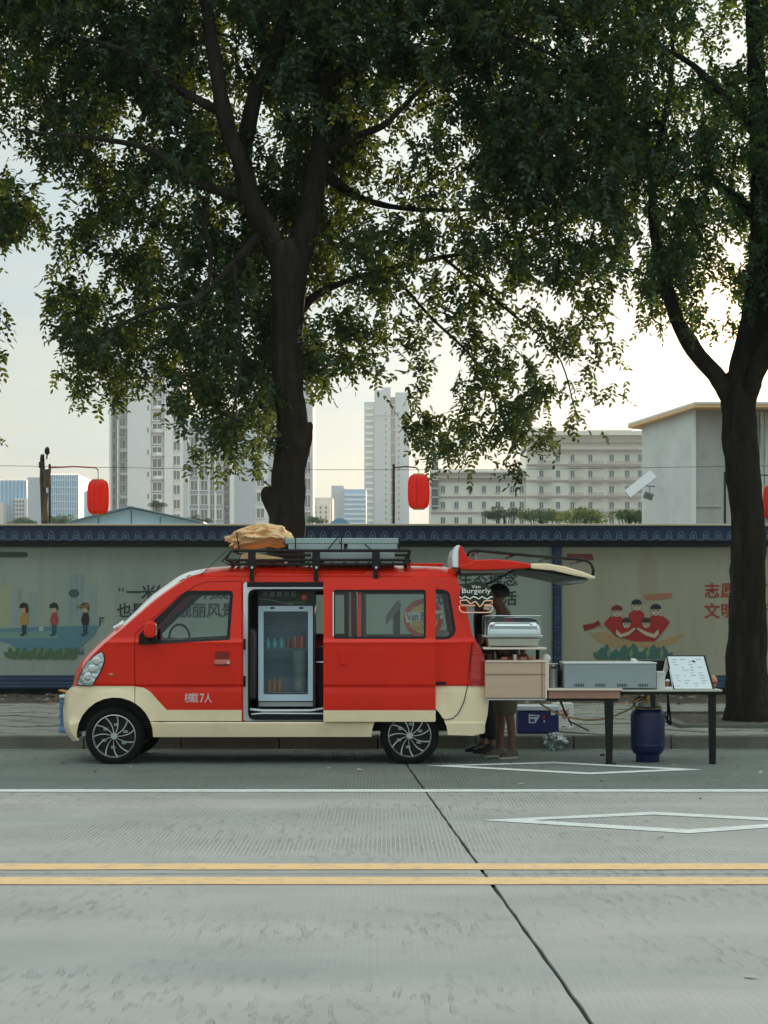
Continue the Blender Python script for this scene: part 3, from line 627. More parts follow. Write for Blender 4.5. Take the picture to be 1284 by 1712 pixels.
for k in range(5):
    v = 776+k*26.3
    MB().box((X(880, Y4), Y4-.35, Z(v+2.2, Y4)), (X(1100, Y4), Y4-.005, Z(v, Y4))).build('floor_band', M_cwd, T)
    if v > 800: MB().box((X(720, Y4), Y4+1.1, Z(v+2.2, Y4)), (X(880, Y4), Y4+1.49, Z(v, Y4))).build('floor_band', M_cwd, T)
    for (a, b_) in ((898, 922), (950, 974), (983, 1008), (1015, 1040), (1046, 1072)) if k < 5 else ():
        q = MB(); q.box((X(a, Y4), Y4-1.3, Z(v+4, Y4)), (X(b_, Y4), Y4-.36, Z(v+2.6, Y4)))
        for j in range(12): uu = a+(b_-a)*j/11; q.box((X(uu, Y4)-.05, Y4-1.3, Z(v+3, Y4)), (X(uu, Y4)+.05, Y4-1.2, Z(v-4, Y4)))
        q.box((X(a, Y4), Y4-1.32, Z(v-3.6, Y4)), (X(b_, Y4), Y4-1.2, Z(v-4.3, Y4))); q.build('railed_balcony', M_cwd, T)
MB().box((X(722, Y4), Y4+.6, Z(850, Y4)), (X(733, Y4), Y4+1.6, Z(765, Y4))).build('glazed_stair', M_wgl2, T)
for k in range(6): MB().box((X(722, Y4), Y4+.3, Z(772+k*15, Y4)), (X(733, Y4), Y4+.7, Z(770+k*15, Y4))).build('stair_band', M_con2, T)
# blue-glass office blocks
M_bg = mat('blue_glass', (.16, .42, .66), .25, var=.15, vs_=.05, spec=.7); M_fin = mat('glass_fins', (.62, .78, .88), .5); M_pink = mat('pinkish_render', (.75, .66, .62), .8)
Y5 = 760.
T = thing('glass_office', (X(20, Y5), Y5, 0), 'blue glass office block at the left edge with a pale pierced lower front', 'building')
block(T, 'office_body', -60, 803, 45, Y5, 30, M_bg); block(T, 'lower_front', 24, 833, 45, Y5-4, 6, M_con); block(T, 'side_block', -60, 840, 6, Y5-8, 8, M_pink)
b = MB()
for k in range(16): b.box((X(-58+k*6.5, Y5), Y5-.5, 2), (X(-57+k*6.5, Y5), Y5+.1, Z(802, Y5)))
b.build('facade_fins', M_fin, T); b = MB()
for k in range(12):
    for j in range(4): b.box((X(26+j*5, Y5), Y5-4.4, Z(841+k*7, Y5)), (X(28.6+j*5, Y5), Y5-3.9, Z(837.5+k*7, Y5)))
tag(b.build('small_windows', M_wgl2, T), kind='stuff')
T = thing('glass_office', (X(90, Y5), Y5-30, 0), 'taller blue glass office block with vertical fins, behind the bundled camera pole', 'building')
Y6 = Y5-30
block(T, 'office_body', 85, 794, 132, Y6, 30, M_bg); block(T, 'office_side', 46, 798, 85, Y6+6, 24, M_con2)
for k in range(13): MB().box((X(85+k*3.85, Y6), Y6-.6, 2), (X(85.9+k*3.85, Y6), Y6+.1, Z(792, Y6))).build('facade_fin', M_fin, T)
for k in range(8): MB().box((X(85, Y6), Y6-.4, Z(803.5+k*12, Y6)), (X(132, Y6), Y6-.05, Z(802+k*12, Y6))).build('floor_band', M_fin, T)
T = thing('low_office', (X(142, Y6), Y6, 0), 'low pinkish block between the fin-fronted office and the left lantern', 'building')
block(T, 'office_body', 134, 815, 182, Y6+40, 20, M_pink); cells(T, 'window', [(137, 143), (146, 152), (168, 174)], 820, 900, 9, 6, Y6+39.9, M_wgl, M_slabw, depth=.1)
T = thing('blue_office', (X(583, 820.), 820, 0), 'light blue stepped office block left of the slender tower', 'building')
block(T, 'office_body', 574, 818, 612, 820, 30, M_bg); block(T, 'raised_core', 554, 812, 575, 826, 24, M_t3)
for k in range(9): MB().box((X(576, 820), 819, Z(829+k*8, 820)), (X(611, 820), 820.2, Z(826+k*8, 820))).build('floor_band', M_fin, T)
T = thing('brown_house', (X(538, 700.), 700, 0), 'low brownish block with a round roof just right of the big trunk', 'building')
block(T, 'house_body', 522, 832, 556, 700, 20, M_pink); block(T, 'house_step', 530, 842, 552, 694, 6, M_cw)
cells(T, 'window', [(525, 529), (534, 538), (543, 547)], 846, 900, 8, 5, 693.9, M_wgl2, M_cw, depth=.1)
# blue arched shed roof
M_sh = mat('shed_sheet_blue', (.55, .76, .88), .4, var=.05); M_shd = mat('shed_edge', (.10, .18, .24), .5)
Y7 = 240.
b = MB(); pts = [(X(547+42*k/10, Y7), Y7, Z(880-14*math.sin(math.pi*k/10), Y7)) for k in range(11)]; b.prism(pts, (0, 20, 0))
b.box((X(548, Y7), Y7, 0), (X(588, Y7), Y7+20, Z(880, Y7)-.01))
tag(b.build('arched_shed', mat('shed_blue', (.10, .28, .50), .5)), 'small shed with an arched bright blue roof peeping over the hoarding', 'shed')
Y8 = 85.
T = thing('gabled_shed', (X(220, Y8), Y8, 0), 'pale blue gabled shed roof just above the hoarding under the tall tower', 'shed')
fr = [(X(122, Y8), Y8, Z(873, Y8)), (X(219, Y8), Y8, Z(850, Y8)), (X(330, Y8), Y8, Z(873, Y8)), (X(330, Y8), Y8, 0), (X(122, Y8), Y8, 0)]
MB().prism(fr, (0, 14, 0)).build('gable_wall', M_sh, T)
for (a, b_) in (((112, 875), (219, 848.5)), ((219, 848.5), (342, 875))):
    MB().prism([(X(a[0], Y8), Y8-.4, Z(a[1], Y8)), (X(b_[0], Y8), Y8-.4, Z(b_[1], Y8)), (X(b_[0], Y8), Y8-.4, Z(b_[1]-2, Y8)), (X(a[0], Y8), Y8-.4, Z(a[1]-2, Y8))], (0, 15, 0)).build('roof_sheet', M_sh, T)
    MB().tube([(X(a[0], Y8), Y8-.42, Z(a[1]-1, Y8)), (X(b_[0], Y8), Y8-.42, Z(b_[1]-1, Y8))], .018, n=6).build('roof_edge', M_shd, T)
for uu in (165, 219.5, 268): MB().box((X(uu, Y8)-.02, Y8-.03, 0), (X(uu, Y8)+.02, Y8-.002, Z(853+abs(uu-219)*.23, Y8))).build('wall_post', M_shd, T)

# grey building on the right
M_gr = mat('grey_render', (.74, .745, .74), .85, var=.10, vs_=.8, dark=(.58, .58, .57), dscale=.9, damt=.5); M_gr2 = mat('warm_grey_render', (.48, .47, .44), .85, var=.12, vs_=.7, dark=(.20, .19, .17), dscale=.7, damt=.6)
M_eave = mat('eave_sunlit_orange', (.85, .52, .24), .6, var=.1)  # warm sunlight on the eave is put into its colour
Y9 = 60.
T = thing('grey_building', (X(1160, Y9), Y9, 0), 'windowless grey rendered building with a jutting flat eave, behind the right trunk', 'building')
c = Vector((X(1160, Y9), Y9, 0)); lft = Vector((X(1073, 65.2), 65.2, 0)); h = Z(686, Y9)
b = MB(); b.add([tuple(c), tuple(lft), (lft.x, lft.y, h), (c.x, c.y, h)], [(0, 1, 2, 3)])
b.add([tuple(lft), (lft.x+8, lft.y+14, 0), (lft.x+8, lft.y+14, h), (lft.x, lft.y, h)], [(0, 1, 2, 3)])
b.build('left_wall', M_gr, T)
MB().box((c.x, Y9, 0), (c.x+14, Y9+12, h)).build('front_wall', M_gr2, T)
MB().box((c.x-.05, Y9-.06, 0), (c.x+.06, Y9+.05, h)).build('corner_strip', M_slabw, T)
MB().box((c.x+.07, Y9-.035, Z(848, Y9)), (X(1205, Y9), Y9-.002, Z(846, Y9))).build('wall_ledge', M_gr2, T)
e0 = P(1050, 722, 65.8); e1 = P(1162, 679, 59.1)
for (z0, z1, m, s_) in ((0, .10, M_eave, 0), (.102, .17, M_slabw, .03)):
    q = [(e0.x, 65.8, h+z0), (X(1162, 59.1), 59.1-s_, h+z0), (c.x+15, 59.1-s_, h+z0), (c.x+15, 72, h+z0), (lft.x+3, 72, h+z0), (lft.x+.5, 66.6, h+z0)]
    MB().prism(q, (0, 0, z1-z0)).build('eave', m, T)
M_rib = mat('stained_sheet', (.60, .60, .54), .7, var=.25, vs_=2.5, stretch=(3, 1, .25), dark=(.16, .14, .10), dscale=2.0, damt=.9)
for k in range(14): MB().box((X(1243, Y9)+k*.16, Y9-.11, Z(868, Y9)), (X(1243, Y9)+k*.16+.11, Y9-.003, Z(689, Y9))).build('wall_rib', M_rib, T)
MB().box((X(1243, Y9)-.03, Y9-.06, Z(868, Y9)), (X(1243, Y9)+2.3, Y9-.004, Z(688, Y9))).build('ribbed_sheet', M_rib, T)
# solar street light on that wall
T = thing('solar_light', P(1093, 812, 58.8), 'white solar panel and small floodlight on a bracket at the grey building', 'light')
pn = P(1071, 809, 58.6); M_ = Matrix.Translation(pn) @ Matrix.Rotation(R(-38), 4, 'Y') @ Matrix.Rotation(R(58), 4, 'X')
MB().obox(M_, .98, .32, .03).build('solar_panel', mat('panel_white', (.75, .77, .78), .3), T)
b = MB(); b.tube([P(1071, 811, 58.6), P(1094, 813, 58.8), P(1094, 813, 63.4)], .03, n=6); b.tube([P(1086, 813, 58.7), P(1086, 828, 58.7)], .02, n=6); b.build('bracket', M_bsteel, T)
M_ = Matrix.Translation(P(1084, 829, 58.6)) @ Matrix.Rotation(R(20), 4, 'Y') @ Matrix.Rotation(R(25), 4, 'X')
MB().obox(M_, .28, .08, .2).build('floodlight', M_bsteel, T); 
# posts with lanterns, cable
M_lan = leafmat('lantern_red', (.72, .030, .012), (.95, .06, .02)); M_gold = mat('lantern_gold', (.60, .38, .13), .4); M_pole = mat('thin_pole', (.05, .035, .03), .6)
YL = 30.6
def lantern_set(u_p, u_l, v_top, v_l, lab, lab2, arm=True):
    t = thing('lantern_post', (X(u_p, YL), YL, 0), lab, 'post', 'thin lantern posts behind the hoarding')
    MB().tube([(X(u_p, YL), YL, 0), (X(u_p, YL), YL, Z(v_top, YL))], .02, n=8).build('pole', M_pole, t)
    if arm: MB().tube([P(u_p, v_top+6, YL), P(u_p+(u_l-u_p)*.5, v_top+4, YL), P(u_l-4, v_top+6, YL), P(u_l, v_top+10, YL)], .012, n=6).build('arm', M_inkr if u_p < 200 else M_pole, t)
    l = thing('red_lantern', P(u_l, v_l+30, YL), lab2, 'lantern', 'red lanterns above the hoarding')
    s = YL/F; b = MB(); prof = [(0, 29), (9, 29), (13, 27), (16, 22), (17.3, 14), (17.6, 0), (17.3, -14), (16, -22), (13, -27), (9, -29), (0, -29)]
    b.lathe([(r*s, -h_*s) for r, h_ in prof], P(u_l, v_l, YL), n=28).build('lantern_shade', M_lan, l, smooth=50)
    for sgn in (-1, 1): MB().lathe([(0, sgn*30*s), (9.5*s, sgn*30*s), (11.5*s, sgn*27*s), (11.5*s, sgn*26*s)], P(u_l, v_l, YL), n=20).build('lantern_cap', M_gold, l, smooth=40)
    MB().tube([P(u_l, v_l-29, YL), P(u_l, v_top+9, YL)], .006, n=5).build('cord', M_pole, l)
    b = MB()
    for k in range(14):
        a = 2*math.pi*k/14; c_ = P(u_l, v_l, YL); b.tube([c_+Vector((math.cos(a)*r*s, math.sin(a)*r*s, h_*s)) for r, h_ in ((13.3, 27), (16.3, 22), (17.7, 14), (18, 0), (17.7, -14), (16.3, -22), (13.3, -27))], .004, n=4)
    b.build('lantern_ribs', M_lan, l)
lantern_set(83, 164, 776, 831, 'thin lantern post beside the bundled camera pole', 'red lantern over the left part of the hoarding, leftmost of the lanterns')
lantern_set(658, 700, 776, 822, 'thin lantern post in front of the slender tower', 'red lantern near the middle, between the slender tower and cream building')
lantern_set(1212, 1294, 789, 840, 'thin lantern post just left of the right trunk', 'red lantern half hidden behind the right trunk at the picture edge')
b = MB(); b.tube([(X(u, YL), YL, Z(778.5+(0 if u < 0 else 0)+7*((u/642-1)**2 < 1 and math.sin(math.pi*u/1284) or 0), YL)) for u in range(-200, 1500, 50)], .004, n=4)
tag(b.build('overhead_cable', M_pole), 'thin cable strung level between the lantern posts above the hoarding', 'cable')
T = thing('camera_pole', (X(74, YL-.3), YL-.3, 0), 'stout dark pole bundled with cameras and tied cloth above the hoarding, at left', 'pole')
Yc = YL-.3
MB().tube([P(76, 1180, Yc), P(74, 860, Yc), P(71, 800, Yc), P(71, 760, Yc)], [.05, .05, .045, .03], n=8).build('pole', M_pole, T)
MB().sphere(P(71, 768, Yc), .05, sc=(.8, .8, 1.7)).build('camera_head', M_dark, T, smooth=60); MB().sphere(P(79, 754, Yc), .055, sc=(.8, .8, 1.2)).build('camera_head', M_dark, T, smooth=60)
MB().tube([P(78, 768, Yc), P(80, 757, Yc)], .02, n=6).build('camera_arm', M_bsteel, T)
M_cl = mat('brown_cloth', (.12, .085, .055), .9, var=.3, vs_=12)
MB().tube([P(78, 785, Yc-.05), P(79, 800, Yc-.05), P(76, 815, Yc-.05)], [.07, .055, .04], n=8).build('junction_box', M_cl, T, smooth=60)
MB().tube([P(68, 772, Yc), P(69, 782, Yc)], [.03, .04], n=8).build('clamp', M_dark, T); MB().tube([P(77, 824, Yc-.04), P(76, 845, Yc-.04), P(75, 872, Yc-.04)], [.035, .03, .055], n=8).build('cloth_wrap', M_cl, T, smooth=60)
# ================================================================== VAN
YM = 18.8
VZ_ = [900, 950, 957, 962, 964.5, 968, 972, 985, 1000, 1040, 1065, 1067.5, 1074, 1078, 1100, 1130, 1144, 1147, 1150, 1154, 1180, 1206, 1209, 1214, 1226, 1240]
VO_ = [.22, .20, .165, .158, .130, .126, .120, .105, .092, .050, .028, .026, -.006, .000, .0, .004, .006, .020, .022, .014, .014, .022, .006, .010, .022, .045]
FLARE = True
def ys(u, v):
    o = float(np.interp(v, VZ_, VO_))
    if u < 205: o += .20*max(0, 1-(u-108)/92)**2.2
    if u > 775: o += .07*max(0, 1-(818-u)/43)**2
    for cx_, cy_ in ((192, 1230), (685, 1232)):
        r = math.hypot(u-cx_, v-cy_)
        if FLARE and r > 55 and v > 1150: o -= .022*max(0, 1-max(0, r-64)/15)**.8 if r >= 64 else .022
    return 18.0+o
def VP(u, v, off=0): y = ys(u, v); p = P(u, v, y); p.y += off; return p
def inset(pts, d):
    n = len(pts); A = sum(pts[i][0]*pts[(i+1) % n][1]-pts[(i+1) % n][0]*pts[i][1] for i in range(n)); s = 1 if A > 0 else -1
    out = []
    for i in range(n):
        a, p, b = Vector(pts[i-1]), Vector(pts[i]), Vector(pts[(i+1) % n])
        e1 = (p-a).normalized(); e2 = (b-p).normalized()
        n1 = Vector((-e1.y, e1.x))*s; n2 = Vector((-e2.y, e2.x))*s; m = n1+n2
        if m.length < 1e-6: m = n1
        m.normalize(); out.append(tuple(p+m*d/max(.4, m.dot(n1))))
    return out
def dens(pts, step, closed=True):
    out = []; n = len(pts)
    for i in range(n if closed else n-1):
        a, b = Vector(pts[i]), Vector(pts[(i+1) % n]); k = max(1, int((b-a).length/step+.5))
        out += [tuple(a+(b-a)*j/k) for j in range(k)]
    if not closed: out.append(tuple(pts[-1]))
    return out
def sheet(name, outline, holes=(), mats=None, fn=None, parent=None, off=0., thick=.018, far=False, res=9, lines=(), rows=(962, 964.5, 968, 1065, 1067.5, 1074, 1078, 1144, 1147, 1150, 1154, 1206, 1209), flat=None, sm=38):
    pts = []; edges = []
    def addloop(lp, closed=True):
        lp = dens(lp, res, closed); s = len(pts); pts.extend(Vector(p) for p in lp); n = len(lp)
        edges.extend((s+i, s+(i+1) % n) for i in range(n if closed else n-1))
    addloop(outline)
    for h in holes: addloop(h)
    for l in lines: addloop(l, False)
    us = [p[0] for p in outline]; vs = [p[1] for p in outline]; u0, u1, v0, v1 = min(us), max(us), min(vs), max(vs)
    if flat is None:
        for r in rows:
            if v0+1 < r < v1-1: addloop([(u0+.5, r+.001), (u1-.5, r+.001)], False)
    io = inset(outline, 2.5); ih = [inset(h, -2.5) for h in holes]
    v = v0+res*.7
    while v < v1:
        u = u0+res*.6
        while u < u1:
            if inpoly(u, v, io) and not any(inpoly(u, v, h) for h in ih) and all(abs(v-r) > 2.5 for r in rows): pts.append(Vector((u, v)))
            u += res
        v += res
    r = delaunay_2d_cdt(pts, edges, [], 0, 1e-4)
    V, Fc = r[0], r[2]
    keep = []
    for f in Fc:
        c = (V[f[0]]+V[f[1]]+V[f[2]])/3
        if inpoly(c.x, c.y, outline) and not any(inpoly(c.x, c.y, h) for h in holes): keep.append((f, c))
    b = MB(); n = len(V)
    top = []
    for p in V:
        y = ys(p.x, p.y) if flat is None else flat
        q = P(p.x, p.y, y); q.y += off; top.append(q)
    bot = [Vector((q.x, q.y+thick, q.z)) for q in top]
    ec = {}
    fs = []; ms = []
    for f, c in keep:
        a = V[f[1]]-V[f[0]]; d = V[f[2]]-V[f[0]]
        if a.x*d.y-a.y*d.x < 0: f = (f[0], f[2], f[1])     # outward (towards -Y) winding in (u, down v)
        mi = fn(c.x, c.y) if fn else 0
        f = (f[2], f[1], f[0])
        fs.append(f); ms.append(mi); fs.append(tuple(i+n for i in reversed(f))); ms.append(mi)
        for i in range(3): ec.setdefault(frozenset((f[i], f[(i+1) % 3])), []).append((f[i], f[(i+1) % 3], mi))
    for e in ec.values():
        if len(e) == 1: i, j, mi = e[0]; fs.append((j, i, i+n, j+n)); ms.append(mi)
    allv = top+bot
    if far: allv = [Vector((q.x, 2*YM-q.y, q.z)) for q in allv]; fs = [f[::-1] for f in fs]
    b.v = [tuple(q) for q in allv]; b.f = fs; b.m = ms
    return b.build(name, mats or [M_red, M_cream], parent, smooth=sm)

VAN = thing('camper_van', (-.9, YM, 0), 'red and cream microvan with open sliding door and raised tailgate, parked at the kerb', 'van')
def arc(cx, cy, r, a0, a1, n=14): return [(cx+r*math.cos(R(a0+(a1-a0)*i/n)), cy-r*math.sin(R(a0+(a1-a0)*i/n))) for i in range(n+1)]
E = [(130,1238),(118,1222),(113,1190),(116,1160),(124,1149),(130,1145),(136,1125),(146,1106),(160,1090),(180,1071),(200,1055),(228,1031),(258,1006),(288,984),(315,968),(345,959),(400,956),(500,955),(600,955),(700,956),(745,958),(764,966)]
C_ = [(120,1236),(107,1218),(104,1190),(107,1160),(115,1150),(121,1143),(125,1125),(134,1106),(149,1089),(171,1069),(192,1051),(221,1024),(249,997),(280,974),(309,957),(343,950),(400,946.5),(500,945),(600,945),(700,946),(745,948.5),(762,955)]
frontarch = arc(192, 1230, 64, 188, -2)
reararch = arc(685, 1232, 64, 180, 3)
outline = E + [(776,1000),(789,1060),(796,1072),(806,1090),(811,1115),(811,1146),(817,1149),(818,1165),(815,1195),(808,1226),(790,1230)] + reararch[::-1] + [(618,1232)] + frontarch[::-1][0:] 
# front door outline follows the wheel arch
dk = [(226, 1230-math.sqrt(64**2-34**2)), (236, 1230-math.sqrt(64**2-44**2)), (244, 1230-math.sqrt(64**2-52**2)), (251.3, 1206)]
fdoor = [(226,1060),(262,1029),(300,997),(325,981),(345,973.5),(404,972),(404,1206)]+dk[::-1]
fwin = round_corners([(234,1074),(234,1059),(261,1033),(283,1013.5),(305,993),(315,987.5),(388,987.5),(390,993),(384,1070),(258,1077)], 3)
aper = round_corners([(406.5,973),(598,973),(598,1206),(406.5,1206)], 6)
qwin = round_corners([(604,985),(741,985),(752,990),(763,1056),(752,1069),(604,1069)], 7)
swin = round_corners([(557,986),(712,986),(712,1068),(557,1068)], 6)
def cream_body(u, v): return 1 if (u < 226 and v > 1147) or v > 1206 or (u > 598 and v > 1147) else 0
fgap = inset(fdoor, -1.1)
def sanitize(o): return o
body = sheet('body_side', outline, [fgap, aper, qwin], fn=cream_body, parent=VAN, lines=[[(112,1147),(226,1147)],[(599,1147),(817,1147)]])
cb = [(225,1147.5),(240,1149.5),(252,1157),(264,1171),(279,1187),(405,1187)]
def door_cream(u, v):
    if u < 279: vb = np.interp(u, [p[0] for p in cb], [p[1] for p in cb]); return 1 if v > vb else 0
    return 1 if v > 1187 else 0
FD = sheet('front_door', fdoor, [fwin], fn=door_cream, parent=VAN, lines=[cb], thick=.022, off=-.001)
FLARE = False
SD = sheet('sliding_door', round_corners([(541,968),(728,968),(728,1206),(541,1206)], 3), [swin], fn=lambda u, v: 1 if v > 1187 else 0, parent=VAN, off=-.062, thick=.045, lines=[[(541,1187),(728,1187)]], rows=(972, 1065, 1067.5, 1074, 1078, 1144, 1147, 1150, 1154))
FLARE = True
# window frames and panes
sheet('window_frame', fwin, [round_corners([(262,1069),(263,1046),(285,1022),(307,999),(322,993),(384,993),(379,1067),(262,1071)], 2)], [M_black], parent=FD, off=.004, thick=.02, res=12, rows=())
sheet('window_pane', inset(fwin, 1), [], [M_glass], parent=FD, off=.012, thick=.004, res=16, rows=())
sheet('window_frame', inset(swin, .3), [inset(swin, 3.6), ], [M_black], parent=SD, off=-.058, thick=.03, res=12, rows=())
sheet('window_pane', inset(swin, 1), [], [M_glass], parent=SD, off=-.045, thick=.004, res=20, rows=())
MB().tube([VP(557.5, 990, -.066), VP(557.5, 1064, -.066)], .006, n=6).build('chrome_strip', M_chrome, SD)
sheet('quarter_window_frame', inset(qwin, .2), [inset(qwin, 5)], [M_black], parent=VAN, off=.002, thick=.02, res=12, rows=())
sheet('quarter_window_pane', inset(qwin, 1), [], [M_glass], parent=VAN, off=.010, thick=.004, res=20, rows=())
# far side
swf = [(u-136, v) for u, v in swin]
ow = [p for p in outline]
sheet('body_side', ow, [fwin, swf, qwin], fn=cream_body, parent=VAN, far=True, lines=[[(112,1147),(226,1147)],[(599,1147),(817,1147)]])
for w_ in (fwin, swf, qwin):
    sheet('window_frame', inset(w_, -.6), [inset(w_, 6)], [M_black], parent=VAN, far=True, off=-.006, thick=.034, res=14, rows=())
    sheet('window_pane', inset(w_, 1), [], [M_glass], parent=VAN, far=True, off=.010, thick=.004, res=24, rows=())
# front, bonnet, windscreen, roof: swept across the van
def sweep(name, i0, i1, ms, tr=(-1, 1), sub=4, nt_=18, off=0, parent=VAN, p=2.6, th=.015):
    def cat(L, s):
        s = max(0, min(len(L)-1, s)); i = min(int(s), len(L)-2); f = s-i
        p0, p1, p2, p3 = (Vector(L[max(i-1, 0)]), Vector(L[i]), Vector(L[i+1]), Vector(L[min(i+2, len(L)-1)]))
        return .5*((2*p1)+(-p0+p2)*f+(2*p0-5*p1+4*p2-p3)*f*f+(-p0+3*p1-3*p2+p3)*f**3)
    rowsn = int((i1-i0)*sub); b = MB(); vs = []; inner = []
    for a in range(rowsn+1):
        s = i0+(i1-i0)*a/rowsn; e = cat(E, s); c = cat(C_, s); c.x += (642-c.x)*.013 if s < 16 else 0; pe = VP(e.x, e.y); pc = P(c.x, c.y, YM)
        for k in range(nt_+1):
            t = tr[0]+(tr[1]-tr[0])*k/nt_; w = abs(t)**p
            q = Vector((pc.x+(pe.x-pc.x)*w, YM+(YM-pe.y)*t*1.0 if t > 0 else YM-(YM-pe.y)*abs(t), pc.z+(pe.z-pc.z)*w)); vs.append(q)
    m = nt_+1; n = len(vs)
    fs = [(a*m+k, a*m+k+1, (a+1)*m+k+1, (a+1)*m+k) for a in range(rowsn) for k in range(nt_)]
    # inner skin
    nr = [Vector((0,0,0)) for _ in vs]
    for f in fs:
        q = (vs[f[1]]-vs[f[0]]).cross(vs[f[3]]-vs[f[0]])
        for i in f: nr[i] += q
    cc = Vector((-.9, YM, .9)); vo = []; vi = []
    for v_, q in zip(vs, nr):
        q.normalize()
        if q.dot(v_-cc) < 0: q = -q
        vo.append(v_+q*off); vi.append(v_+q*(off-th))
    fl = fs+[tuple(i+n for i in f[::-1]) for f in fs]
    for a in range(rowsn): fl += [(a*m, (a+1)*m, (a+1)*m+n, a*m+n), (a*m+nt_, a*m+nt_+n, (a+1)*m+nt_+n, (a+1)*m+nt_)]
    for k in range(nt_): fl += [(k, k+n, k+1+n, k+1), (rowsn*m+k, rowsn*m+k+1, rowsn*m+k+1+n, rowsn*m+k+n)]
    b.v = [tuple(q) for q in vo+vi]; b.f = fl; b.m = [0]*len(fl)
    return b.build(name, ms, parent, smooth=50)
FB = sweep('front_bumper', 0, 4.6, M_cream); sweep('bonnet', 4.65, 10.4, M_red); RF = sweep('roof', 15, 21, M_red)
sweep('windscreen', 10.4, 15, M_wind, tr=(-.93, .93), off=-.004, th=.006)
sweep('windscreen_pillar', 10.4, 15, M_red, tr=(-1, -.93), nt_=3); sweep('windscreen_pillar', 10.4, 15, M_red, tr=(.93, 1), nt_=3)
# roof ribs
for yy in (18.35, 18.65, 18.95, 19.25): MB().box((X(430,YM), yy-.02, Z(946.5, YM)), (X(740,YM), yy+.02, Z(943.8, YM))).build('roof_rib', M_red, RF, bevel=.006)
# head lamp, indicator, tail lamp
M_lens = mat('lamp_lens', (.60, .68, .70), .08, metal=.75, bump=1.0, bs=26, coat=1., var=.5, vs_=20)
M_tail = mat('tail_lamp', (.55, .012, .008), .12, coat=1., var=.15, vs_=12)
hl = round_corners([(129.5,1145),(154,1146),(160,1135),(168,1122),(174.5,1104),(173,1094),(170,1090),(158,1097),(146,1108),(136,1126)], 2)
H_ = sheet('headlight', hl, [], [M_lens], parent=VAN, off=-.016, thick=.02, res=4, rows=())
sheet('headlight_seal', inset(hl, -1.5), [hl], [M_black], parent=H_, off=-.006, thick=.01, res=8, rows=())
for k in range(3): MB().lathe([(0, 0), (.03, -.004), (.038, .0), (.034, .01)], VP(148+k*7, 1131-k*13, -.022), n=14, axis='Y').build('lamp_reflector', M_chrome, H_, smooth=60)
sheet('headlight', hl, [], [M_lens], parent=VAN, off=-.016, thick=.02, res=4, rows=(), far=True)
b = MB(); b.sphere(VP(186, 1128, -.002), .028, sc=(1, .35, .5)); b.build('side_indicator', mat('amber_lens', (.5, .2, .1), .2, coat=1.), VAN, smooth=180)
tl = round_corners([(794,1071),(801,1078),(808,1094),(812,1116),(812,1146),(786,1147),(788,1118),(789,1095)], 2)
T_ = sheet('tail_lamp', tl, [], [M_tail], parent=VAN, off=-.014, thick=.03, res=5, rows=())
for k in range(4): v = 1092+k*14; MB().tube([VP(789.5, v, -.018), VP(810.5, v+2, -.016)], .006, n=6).build('lamp_rib', M_tail, T_, smooth=180)
sheet('tail_lamp', tl, [], [M_tail], parent=VAN, off=-.014, thick=.03, res=5, rows=(), far=True)
# aperture jamb, door track, sill
sheet('door_jamb', inset(aper, .2), [round_corners([(415.5,986),(596,986),(596,1203),(415.5,1203)], 13)], [M_jamb], parent=VAN, off=.02, thick=.03, res=9, rows=(), flat=18.06)
sheet('door_seal', round_corners([(414.5,985),(596.5,985),(596.5,1203.5),(414.5,1203.5)], 13), [round_corners([(417.5,988),(594,988),(594,1201),(417.5,1201)], 12)], [M_rubber], parent=VAN, thick=.02, res=9, rows=(), flat=18.055)
MB().pbox(413, 973, 541, 981.5, 18.07, .05).build('door_track', M_black, VAN); MB().pbox(413, 982.5, 541, 984, 18.068, .03).build('track_lip', M_jamb, VAN)
for v in (1077, 1139): MB().pbox(405.5, v-9, 410.5, v+9, 18.045, .02).build('door_catch', M_black, VAN)
MB().prism([P(418, 1184, 18.14), P(440, 1186, 18.14), P(520, 1186, 18.14), P(545, 1182, 18.14), P(545, 1185, 18.14), P(520, 1189, 18.14), P(440, 1189.5, 18.14), P(418, 1187.5, 18.14)], (0, .04, 0)).build('step_trim', M_jamb, VAN)
MB().tube([P(420, 1194, 18.12), P(440, 1192.5, 18.12), P(540, 1193, 18.12)], .007, n=6).build('step_trim', M_jamb, VAN)
MB().box((X(246,18), 18.13, Z(1207,18)), (X(790,18), 19.47, Z(1196,18))).build('floor', M_trim, VAN)
MB().box((X(250,18), 18.16, Z(1233,18)), (X(620,18), 19.44, Z(1208,18))).build('underbody', M_dark, VAN)
MB().box((X(419,18), 18.20, Z(1196,18)+.001), (X(600,18), 19.45, Z(1189,18))).build('step_floor', M_trim, VAN)
MB().box((X(122,18), 18.24, Z(1225,18)), (X(262,18), 19.36, Z(1162,18))).build('wheel_housing', M_black, VAN)
MB().box((X(622,18), 18.26, Z(1225,18)), (X(752,18), 19.34, Z(1160,18))).build('wheel_housing', M_black, VAN)
sheet('sill_gap', [(257,1205.6),(541,1205.6),(541,1207),(257,1207)], [], [M_dark], parent=VAN, thick=.01, off=-.002, res=20, rows=())
